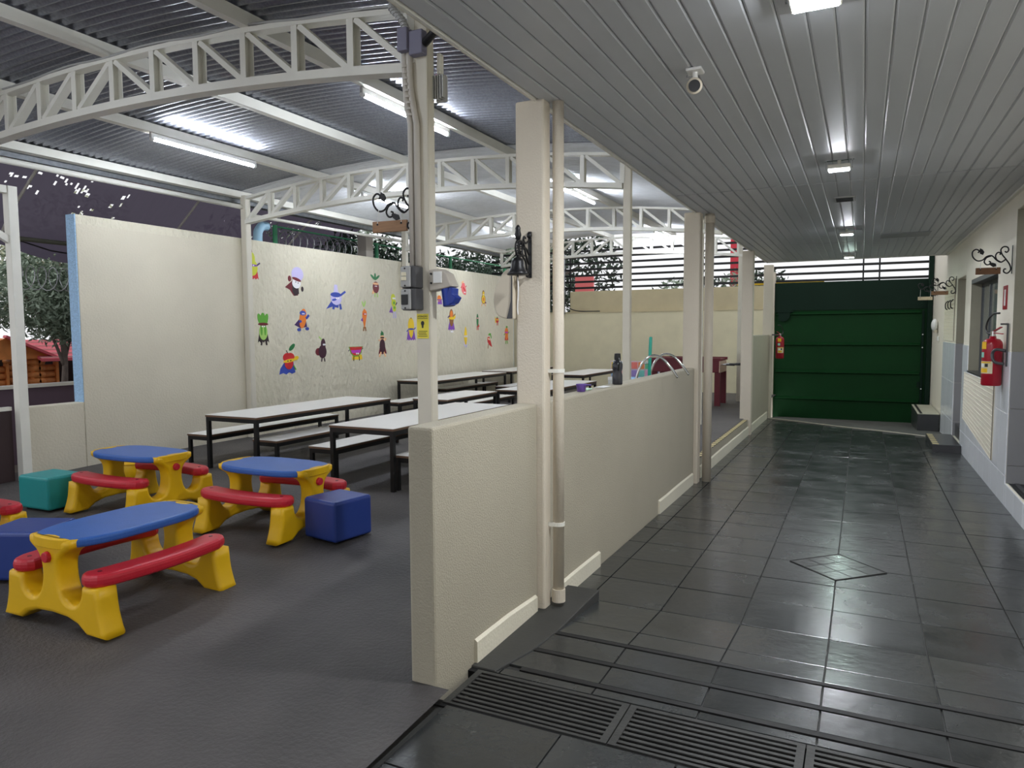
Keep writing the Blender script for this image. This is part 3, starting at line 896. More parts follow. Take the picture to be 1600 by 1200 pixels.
# door recess beyond the window
struct(MB().box(XR + 0.002, XR + 0.5, D2[1] - 0.012, D2[1] - 0.0005, ZT, 2.2).build('door_2', olive))
for z0, z1 in ((-0.02, 0.18), (0.18, 0.738), (0.738, ZT)):
    struct(MB().box(XR + 0.002, XR + 0.5, D2[1] - 0.014, D2[1] - 0.001, z0, z1 - 0.003).build('trim_16', grey_panel))
struct(MB().box(XR + 0.5, XR + 0.54, D2[0], D2[1], -0.02, 2.2).build('door_2', M('dark_door', (92, 88, 78), 0.6)))
struct(MB().box(XR + 0.03, XR + 0.5, D2[0], D2[1], -0.02, 0.16).build('trim_17', granite, bevel=0.004))
def step(x0, y0, y1, z0, z1, label, top, chev):
    t = thing('floor_step', ((x0 + XR) / 2, (y0 + y1) / 2, z0), label, 'step', 'low steps along the tiled wall')
    MB().box(x0, XR - 0.012, y0, y1, z0, z1 - 0.012).build('riser', granite, t, bevel=0.004)
    MB().box(x0, XR - 0.012, y0, y1, z1 - 0.012, z1).build('tread', top, t, bevel=0.003)
    if chev == 'stripes':
        for k in range(6):
            y = y0 + 0.08 + k * 0.18
            MB().prism([(x0 + 0.005, y), (x0 + 0.075, y - 0.04), (x0 + 0.075, y + 0.03), (x0 + 0.005, y + 0.07)], z1, z1 + 0.002).build('stripe', ytape, t)
    else:
        MB().box(x0 + 0.035, x0 + 0.075, y0 + 0.01, y1 - 0.01, z1, z1 + 0.002).build('stripe', black_tape, t)
step(0.86, 10.75, 11.9, -0.1, 0.0, 'low dark step with yellow edge stripes before the second doorway', granite, 'stripes')
step(0.86, 13.65, 15.3, -0.25, 0.10, 'taller step with pale top and black stripe beside the green gate', step_top, 'band')

# nets hung on the wall
def net(name, y0, y1, zf0, zf1, cell, label):
    t = thing(name, (XR - 0.014, (y0 + y1) / 2, zf0((y0 + y1) / 2)), label, 'net')
    mb = MB()
    x = XR - 0.014
    ny, nz = int((y1 - y0) / cell), int((zf1(y0) - zf0(y0)) / cell)
    for i in range(ny + 1):
        y = y0 + (y1 - y0) * i / ny
        mb.bar((x, y, zf0(y)), (x, y, zf1(y)), 0.007, 0.006, up=(1, 0, 0))
    for k in range(nz + 1):
        f = k / nz
        mb.bar((x - 0.003, y0, zf0(y0) + f * (zf1(y0) - zf0(y0))), (x - 0.003, y1, zf0(y1) + f * (zf1(y1) - zf0(y1))), 0.006, 0.007, up=(1, 0, 0))
    o = mb.build('cords', net_m, t); o['kind'] = 'stuff'
    MB().tube([(x - 0.006, y0, zf0(y0)), (x - 0.006, y0, zf1(y0))], 0.006, 6).build('edge_rope', M('net_rope', (140, 132, 116), 0.8), t)
    return t
net('wall_net', 8.36, 10.7, lambda y: 0.21 + (y - 8.36) * 0.07, lambda y: 0.955, 0.05, 'large cream cord net hung on the grey tiles under the window')
net('wall_net', 12.0, 13.45, lambda y: 1.33, lambda y: 2.22, 0.055, 'narrow cream cord net hung on the wall between the second doorway and the gate')
for k in range(3):
    tag(MB().tube(sm([(XR - 0.02, 12.2 + k * 0.36, 1.93), (XR - 0.05, 12.23 + k * 0.36, 1.89), (XR - 0.045, 12.25 + k * 0.36, 1.82), (XR - 0.02, 12.26 + k * 0.36, 1.80)]), 0.008, 6).build('net_hook', black_iron, smooth=True), 'small dark hook on the narrow net, ' + ['nearest the doorway', 'in the middle of the three', 'nearest the gate'][k], 'hook', 'hooks on the narrow net')
t = thing('emergency_light', (XR - 0.05, 14.7, 1.45), 'white rounded emergency light on the wall beside the gate post', 'wall light')
MB().ell((XR - 0.05, 14.7, 1.57), 0.055, 0.14, 0.115).build('cover', white_plastic, t, smooth=True)
MB().box(XR - 0.06, XR - 0.012, 14.6, 14.8, 1.44, 1.49).build('base', beige_plastic, t, bevel=0.006)
tag(MB().box(XR - 0.03, XR - 0.001, 14.35, 14.45, 1.30, 1.38).build('wall_switch', white_plastic, bevel=0.006), 'small white switch under the emergency light', 'switch')

# red framed sign on the pier
t = thing('wall_sign', (XR - 0.002, 8.06, 1.68), 'small red framed white sign on the pier above the large extinguisher', 'sign')
MB().box(XR - 0.006, XR - 0.0005, 7.96, 8.17, 1.68, 1.90).build('frame', ext_red, t)
MB().box(XR - 0.0075, XR - 0.006, 8.03, 8.10, 1.715, 1.865).build('panel', white_plastic, t)

def extinguisher(x, y, z0, label, scale=1.0, wallx=1):
    """hung from the wall on its +x side (wallx 1) or -x side"""
    t = thing('fire_extinguisher', (x, y, z0), label, 'extinguisher', 'red fire extinguishers')
    r, h = 0.082 * scale, 0.44 * scale
    prof = [(0.0, 0.0), (r * 0.9, 0.0), (r, 0.012), (r, h * 0.86), (r * 0.93, h * 0.93), (r * 0.7, h * 0.985), (r * 0.36, h), (r * 0.32, h * 1.05), (0.0, h * 1.05)]
    MB().lathe(prof, (x, y, z0), 28).build('cylinder', ext_red, t, smooth=True)
    v = MB(); v.cyl((x, y, z0 + h * 1.04), 0.02 * scale, 0.05 * scale, 12); v.build('valve', chrome, t)
    l = MB()
    l.bar((x, y, z0 + h * 1.14), (x + wallx * 0.05 * scale, y - 0.09 * scale, z0 + h * 1.24), 0.022 * scale, 0.008)
    l.bar((x, y, z0 + h * 1.12), (x + wallx * 0.06 * scale, y - 0.1 * scale, z0 + h * 1.1), 0.022 * scale, 0.008)
    l.build('lever', ext_red, t)
    MB().tube(sm([(x, y + 0.02, z0 + h * 1.1), (x - wallx * 0.03, y + 0.1 * scale, z0 + h * 1.12), (x - wallx * 0.035, y + 0.16 * scale, z0 + h * 1.25), (x - wallx * 0.02, y + 0.12 * scale, z0 + h * 1.42), (x, y - 0.02, z0 + h * 1.52), (x + wallx * 0.03, y - 0.1 * scale, z0 + h * 1.53)]), 0.009 * scale, 8).build('hose', black_m, t, smooth=True)
    def patch(name, a0, a1, z1, z2, m, k=1.012):
        n = 8
        vs = []
        for i in range(n + 1):
            a = a0 + (a1 - a0) * i / n
            for z in (z1, z2):
                vs.append((x + r * k * math.cos(a), y + r * k * math.sin(a), z0 + z * h))
        MB().add(vs, [(2 * i, 2 * i + 2, 2 * i + 3, 2 * i + 1) for i in range(n)]).build(name, m, t, fix=False)
    F = -PI / 2 - 0.85 if wallx > 0 else -PI / 2 + 0.3
    yl, tl, cr, wh = M('label_yellow', (240, 190, 30), 0.5), M('label_teal', (150, 214, 196), 0.5), M('label_cream', (222, 210, 176), 0.5), white_plastic
    patch('label', F - 0.75, F + 0.1, 0.78, 0.93, yl); patch('label', F - 0.75, F - 0.15, 0.60, 0.71, tl)
    patch('label', F - 0.75, F + 0.8, 0.26, 0.52, cr)
    patch('pictogram', F + 0.0, F + 0.35, 0.40, 0.47, black_m, 1.018); patch('pictogram', F - 0.6, F - 0.1, 0.40, 0.47, wh, 1.018)
    patch('pictogram', F - 0.6, F + 0.3, 0.28, 0.37, yl, 1.018); patch('pictogram', F - 0.65, F + 0.6, 0.48, 0.51, yl, 1.018)
    return t
extinguisher(1.095, 8.0, 0.97, 'large red fire extinguisher with labels hung on the pier by the window', 1.0)
t = thing('extinguisher_bracket', (XR - 0.02, 7.8, 1.2), 'dark grey wall bracket with clamp beside the large extinguisher', 'bracket')
MB().box(XR - 0.02, XR - 0.0085, 7.77, 7.81, 1.16, 1.55).build('plate', dark_plastic, t, bevel=0.003)
MB().box(XR - 0.07, XR - 0.02, 7.775, 7.80, 1.535, 1.55).build('hook', dark_plastic, t)
c = MB()
c.tube(sm([(XR - 0.02, 7.80, 1.30), (XR - 0.09, 7.83, 1.31), (XR - 0.115, 7.85, 1.27), (XR - 0.10, 7.83, 1.20), (XR - 0.03, 7.80, 1.18)]), 0.014, 8)
c.build('clamp', dark_plastic, t, smooth=True)
t = extinguisher(-1.36, 14.0, 0.98, 'smaller red fire extinguisher hung on the far column beside the green gate', 0.9, -1)
MB().box(-1.50, -1.36, 13.98, 14.02, 1.40, 1.425).build('wall_hook', dark_plastic, t)

# ------------------------------------------------------------------ play tables
def pedestal_outline():
    half = [(0.0, 0.07), (0.12, 0.064), (0.20, 0.042), (0.262, 0.0), (0.405, 0.0)]
    up = sm([(0.405, 0.0, 0), (0.392, 0.035, 0), (0.366, 0.12, 0), (0.352, 0.237, 0)], 4)[1:]
    inn = sm([(0.24, 0.237, 0), (0.23, 0.185, 0), (0.20, 0.146, 0), (0.155, 0.134, 0), (0.105, 0.152, 0), (0.074, 0.20, 0), (0.062, 0.27, 0), (0.07, 0.33, 0), (0.10, 0.372, 0), (0.145, 0.40, 0), (0.162, 0.422, 0), (0.16, 0.449, 0)], 3)
    h = half + [(p.x, p.y) for p in up] + [(p.x, p.y) for p in inn]
    crn = [(0.405, 0.0), (0.262, 0.0), (0.352, 0.237), (0.24, 0.237), (0.16, 0.449)]
    h = [q for q in h if all(math.hypot(q[0] - c[0], q[1] - c[1]) > 0.03 or math.hypot(q[0] - c[0], q[1] - c[1]) < 1e-5 for c in crn)]
    return h + [(-a, b) for a, b in reversed(h[1:])]
def superell(a, b, n, k=48):
    out = []
    for i in range(k):
        t = 2 * PI * i / k
        c, s_ = math.cos(t), math.sin(t)
        out.append((a * math.copysign(abs(c) ** (2 / n), c), b * math.copysign(abs(s_) ** (2 / n), s_)))
    return out
def round_slab(poly, x0, x1, r, k=4):
    """outline in y, z made into a slab from x0 to x1 whose rims are rounded over"""
    n = len(poly)
    area = sum(poly[i][0] * poly[(i + 1) % n][1] - poly[(i + 1) % n][0] * poly[i][1] for i in range(n))
    if area < 0:
        poly = poly[::-1]
    P = [Vector((a, b)) for a, b in poly]
    N_ = []
    for i in range(n):
        a, b = (P[i] - P[i - 1]).normalized(), (P[(i + 1) % n] - P[i]).normalized()
        na, nb = Vector((-a.y, a.x)), Vector((-b.y, b.x))
        m = na + nb
        m = m / max(m.length_squared / 2, 0.9)
        N_.append(m)
    rows = [(x0 + r * (1 - math.sin(t)), r * (1 - math.cos(t))) for t in [PI / 2 * j / k for j in range(k, -1, -1)]]
    rows = rows + [(x1 - (x - x0), d) for x, d in reversed(rows)]
    mb = MB()
    vs = [(x, P[i].x + N_[i].x * d, P[i].y + N_[i].y * d) for x, d in rows for i in range(n)]
    fs = [(j * n + i, j * n + (i + 1) % n, (j + 1) * n + (i + 1) % n, (j + 1) * n + i) for j in range(len(rows) - 1) for i in range(n)]
    fs += [tuple(range(n - 1, -1, -1)), tuple((len(rows) - 1) * n + i for i in range(n))]
    return mb.add(vs, fs)
def make_play_table(label):
    t = thing('play_table', (0, 0, 0), label, 'play table', 'plastic play tables with attached benches')
    MB().prism(superell(0.415, 0.228, 3.0), 0.405, 0.452).build('table_top', blu, t, bevel=0.016, bseg=3, world=False, smooth=False)
    for sx in (-1, 1):
        xa, xb = sorted((sx * 0.285, sx * 0.405))
        p = round_slab(pedestal_outline(), xa, xb, 0.024).build('pedestal', yel, t, world=False, smooth=True)
        for f_ in p.data.polygons:
            if len(f_.vertices) > 4:
                f_.use_smooth = False
        outl = [(x, y) for x, y in superell(0.419, 0.232, 3.0, 96) if x >= 0.372]
        outl.sort(key=lambda q: math.atan2(q[1], q[0]))
        c = MB().prism([(sx * a, b) for a, b in outl + [(0.378, 0.10), (0.388, 0.065), (0.366, 0.045), (0.360, 0.0), (0.366, -0.045), (0.388, -0.065), (0.378, -0.10)]], 0.402, 0.4545)
        c.build('end_cap', yel, t, bevel=0.006, world=False)
        k = MB(); k.tube([(sx * 0.39, 0.0, 0.355), (sx * 0.425, 0.0, 0.355)], [0.03, 0.026], 16)
        k.build('knob', red, p, bevel=0.004, world=False)
        r = MB(); r.tube([(sx * (0.397), 0.043 * math.cos(2 * PI * i / 20), 0.355 + 0.043 * math.sin(2 * PI * i / 20)) for i in range(20)], 0.006, 6, closed=True)
        r.build('knob_collar', yel, p, world=False, smooth=True)
    for sy in (-1, 1):
        L_, R_ = [], []
        n = 16
        def cen(u): return 0.27 + 0.045 * (1 - (u / 0.39) ** 2)
        for i in range(n + 1):
            u = -0.32 + 0.64 * i / n
            L_.append((u * 1.0, cen(u) + 0.083)); R_.append((u, cen(u) - 0.075))
        cap_r = [(0.32 + 0.085 * math.sin(a), cen(0.36) + 0.082 * math.cos(a)) for a in [PI * (j + 1) / 8 for j in range(7)]]
        cap_l = [(-x, y) for x, y in reversed(cap_r)]
        poly = [(x, sy * y) for x, y in L_ + cap_r + R_[::-1] + cap_l]
        bn = MB().prism(poly, 0.235, 0.30).build('bench', red, t, bevel=0.024, bseg=3, world=False)
        for sx in (-1, 1):
            MB().cyl((sx * 0.33, sy * cen(0.33), 0.2985), 0.011, 0.0035, 10).build('screw_cap', maroon, bn, world=False)
    return t
play = make_play_table('plastic play table with blue top nearest the viewer, lying lengthwise towards the back')
SP = [((-3.58, 2.51), 90, 'plastic play table with blue top nearest the viewer, red benches on both sides'),
      ((-3.81, 3.87), 0, 'plastic play table with blue top behind the navy pouf with the visible knob'),
      ((-5.22, 3.84), 0, 'plastic play table with blue top farthest back, beside the teal pouf'),
      ((-5.48, 2.50), 6, 'plastic play table cut off by the left edge of the photo')]
for i, ((x, y), a, lb) in enumerate(SP):
    o = play if i == 0 else clone(play)
    o.location = (x, y, zcourt(y) + 0.001)
    o.rotation_euler = (0, 0, math.radians(a))
    o['label'] = lb

def pouf(x, y, rz, w, d, h, m, label):
    t = thing('pouf', (x, y, zcourt(y)), label, 'pouf', 'vinyl cube poufs', rz)
    b = MB()
    n = 6
    b.box(-w / 2, w / 2, -d / 2, d / 2, 0.012, h)
    o = b.build('cushion', m, t, bevel=0.022, bseg=3, world=False)
    for s_ in (-1, 1):
        MB().tube([(s_ * (w / 2 - 0.012), -d / 2 + 0.02, h - 0.006), (s_ * (w / 2 - 0.012), d / 2 - 0.02, h - 0.006)], 0.006, 6).build('piping', m, t, world=False)
    for sx in (-1, 1):
        for sy in (-1, 1):
            MB().cyl((sx * (w / 2 - 0.05), sy * (d / 2 - 0.05), 0), 0.018, 0.014, 10).build('foot', black_m, t, world=False)
    return t
pouf(-5.93, 3.55, 0.03, 0.37, 0.31, 0.275, teal_v, 'teal vinyl cube pouf by the court wall')
pouf(-3.205, 3.83, -0.17, 0.32, 0.33, 0.285, blue_v, 'navy blue vinyl cube pouf beside the play table with the visible knob')
pouf(-4.50, 2.55, 0.42, 0.36, 0.36, 0.30, blue_v, 'navy blue vinyl cube pouf behind the nearest play table')
t = thing('drum_stool', (-5.98, 4.32, zcourt(4.3)), 'yellow round plastic drum stool behind the farthest play table', 'stool')
MB().lathe([(0, 0.0), (0.095, 0.0), (0.12, 0.06), (0.125, 0.14), (0.115, 0.21), (0.10, 0.232), (0, 0.236)], (-5.98, 4.32, zcourt(4.3)), 24).build('body', yel, t, smooth=True)
MB().tube([(-5.98 + 0.118 * math.cos(2 * PI * i / 24), 4.32 + 0.118 * math.sin(2 * PI * i / 24), zcourt(4.3) + 0.205) for i in range(24)], 0.008, 6, closed=True).build('rim', yel, t, smooth=True)

# ------------------------------------------------------------------ refectory tables and benches
def make_table(name, w, l, h, label, cat, group, leg=0.035):
    t = thing(name, (0, 0, 0), label, cat, group)
    MB().box(-w / 2, w / 2, -l / 2, l / 2, h - 0.004, h).build('top', laminate, t, world=False)
    MB().box(-w / 2 + 0.0005, w / 2 - 0.0005, -l / 2 + 0.0005, l / 2 - 0.0005, h - 0.022, h - 0.004).build('edge_band', wood_edge, t, world=False)
    i = 0.006
    for s_ in (-1, 1):
        MB().box(*sorted((s_ * (w / 2 - i), s_ * (w / 2 - i - 0.03))), -l / 2 + i, l / 2 - i, h - 0.062, h - 0.022).build('side_rail', black_frame, t, world=False)
        MB().box(-w / 2 + i + 0.03, w / 2 - i - 0.03, *sorted((s_ * (l / 2 - i), s_ * (l / 2 - i - 0.03))), h - 0.062, h - 0.022).build('end_rail', black_frame, t, world=False)
    for sx in (-1, 1):
        for sy in (-1, 1):
            MB().box(*sorted((sx * (w / 2 - i + 0.001), sx * (w / 2 - i - leg))), *sorted((sy * (l / 2 - i + 0.001), sy * (l / 2 - i - leg))), 0, h - 0.022).build('leg', black_frame, t, world=False)
    return t
TB = make_table('refectory_table', 0.69, 2.2, 0.545, 'table', 'table', 'long white refectory tables')
BN = make_table('refectory_bench', 0.32, 2.05, 0.31, 'bench', 'bench', 'white topped refectory benches', 0.032)
TS = [(-5.57, 6.18, 'long white topped table with black legs along the sticker wall, behind the play tables'),
      (-3.88, 6.05, 'long white topped table nearest the low wall, end leg behind the navy pouf'),
      (-6.70, 11.38, 'long white topped table under the middle of the sticker wall'),
      (-6.72, 14.15, 'long white topped table at the far end of the sticker wall'),
      (-4.70, 8.0, 'long white topped table in the middle, seen between steel post and bell column'),
      (-4.93, 13.5, 'white topped table seen to the left of the black bottle, the farther one'),
      (-4.24, 10.0, 'white topped table half hidden behind the bell column, its far corner above the purple cup')]
# the middle tables are shorter pieces of the same kind
LEN = {2: 2.75, 4: 1.3, 5: 2.1, 6: 2.2}
for i, (x, y, lb) in enumerate(TS):
    if i in LEN:
        o = make_table('refectory_table', {2: 0.70, 4: 0.5, 5: 0.65, 6: 0.72}[i], LEN[i], 0.545, lb, 'table', 'long white refectory tables')
    else:
        o = TB if i == 0 else clone(TB)
    o.location = (x, y, zcourt(y))
    o['label'] = lb
BS = [(-6.20, 6.25, 'white topped bench between the sticker wall and the table behind the play tables'),
      (-5.25, 6.23, 'white topped bench tucked under the corridor side of the table behind the play tables'),
      (-4.44, 6.13, 'white topped bench on the wall side of the table nearest the low wall'),
      (-3.42, 6.05, 'white topped bench mostly hidden behind the end of the low wall'),
      (-6.32, 9.85, 'white topped bench before the table under the middle of the sticker wall'),
      (-6.99, 12.3, 'white topped bench along the wall under the middle table'),
      (-6.15, 13.2, 'white topped bench in front of the farthest wall table'),
      (-5.30, 9.6, 'white topped bench beside the table half hidden behind the bell column')]
for i, (x, y, lb) in enumerate(BS):
    o = BN if i == 0 else clone(BN)
    o.location = (x, y, zcourt(y))
    o['label'] = lb

# ------------------------------------------------------------------ wall stickers
PC = {'R': (206, 40, 46), 'Y': (244, 206, 40), 'G': (96, 170, 56), 'DG': (36, 120, 66), 'P': (128, 72, 178), 'DP': (70, 40, 96), 'O': (236, 128, 44), 'BR': (150, 100, 54), 'DR': (112, 26, 40), 'B': (52, 74, 170), 'K': (44, 26, 34), 'W': (246, 244, 246), 'LV': (206, 198, 238), 'PK': (236, 110, 112), 'YG': (206, 212, 50), 'LG': (170, 210, 110), 'MG': (196, 60, 196), 'SK': (244, 190, 140), 'AU': (64, 26, 46)}
PM = {k: M('print_' + k.lower(), v, 0.45) for k, v in PC.items()}
def Ec(cx, cy, rx, ry, rot=0.0, n=18):
    c, s_ = math.cos(rot), math.sin(rot)
    return [(cx + rx * math.cos(2 * PI * i / n) * c - ry * math.sin(2 * PI * i / n) * s_, cy + rx * math.cos(2 * PI * i / n) * s_ + ry * math.sin(2 * PI * i / n) * c) for i in range(n)]
def cape(x0, x1, y0, y1, spread=0.1, k=4):
    b = []
    for i in range(k + 1):
        b.append((x0 - spread + (x1 - x0 + 2 * spread) * i / k, y1))
        if i < k:
            b.append((x0 - spread + (x1 - x0 + 2 * spread) * (i + 0.5) / k, y1 + 0.05))
    return [(x1, y0), (x0, y0)] + b
def ln(a, b, w=0.02):
    d = Vector((b[0] - a[0], b[1] - a[1])); n = Vector((-d.y, d.x)).normalized() * w
    return [(a[0] - n.x, a[1] - n.y), (b[0] - n.x, b[1] - n.y), (b[0] + n.x, b[1] + n.y), (a[0] + n.x, a[1] + n.y)]
def eyes(x, y, s_=0.035, d=0.07):
    return ('eyes', 'W', [Ec(x - d / 2, y, s_, s_, n=10), Ec(x + d / 2, y, s_, s_, n=10)])
def legs(x0, x1, y0, y1, c='K'):
    return ('legs', c, [ln((x0, y0), (x0 - 0.02, y1)), ln((x1, y0), (x1 + 0.02, y1))])
def arms(xl, xr, y, c='K'):
    return ('arms', c, [ln((xl, y), (xl - 0.1, y - 0.08)), ln((xr, y), (xr + 0.1, y + 0.08))])
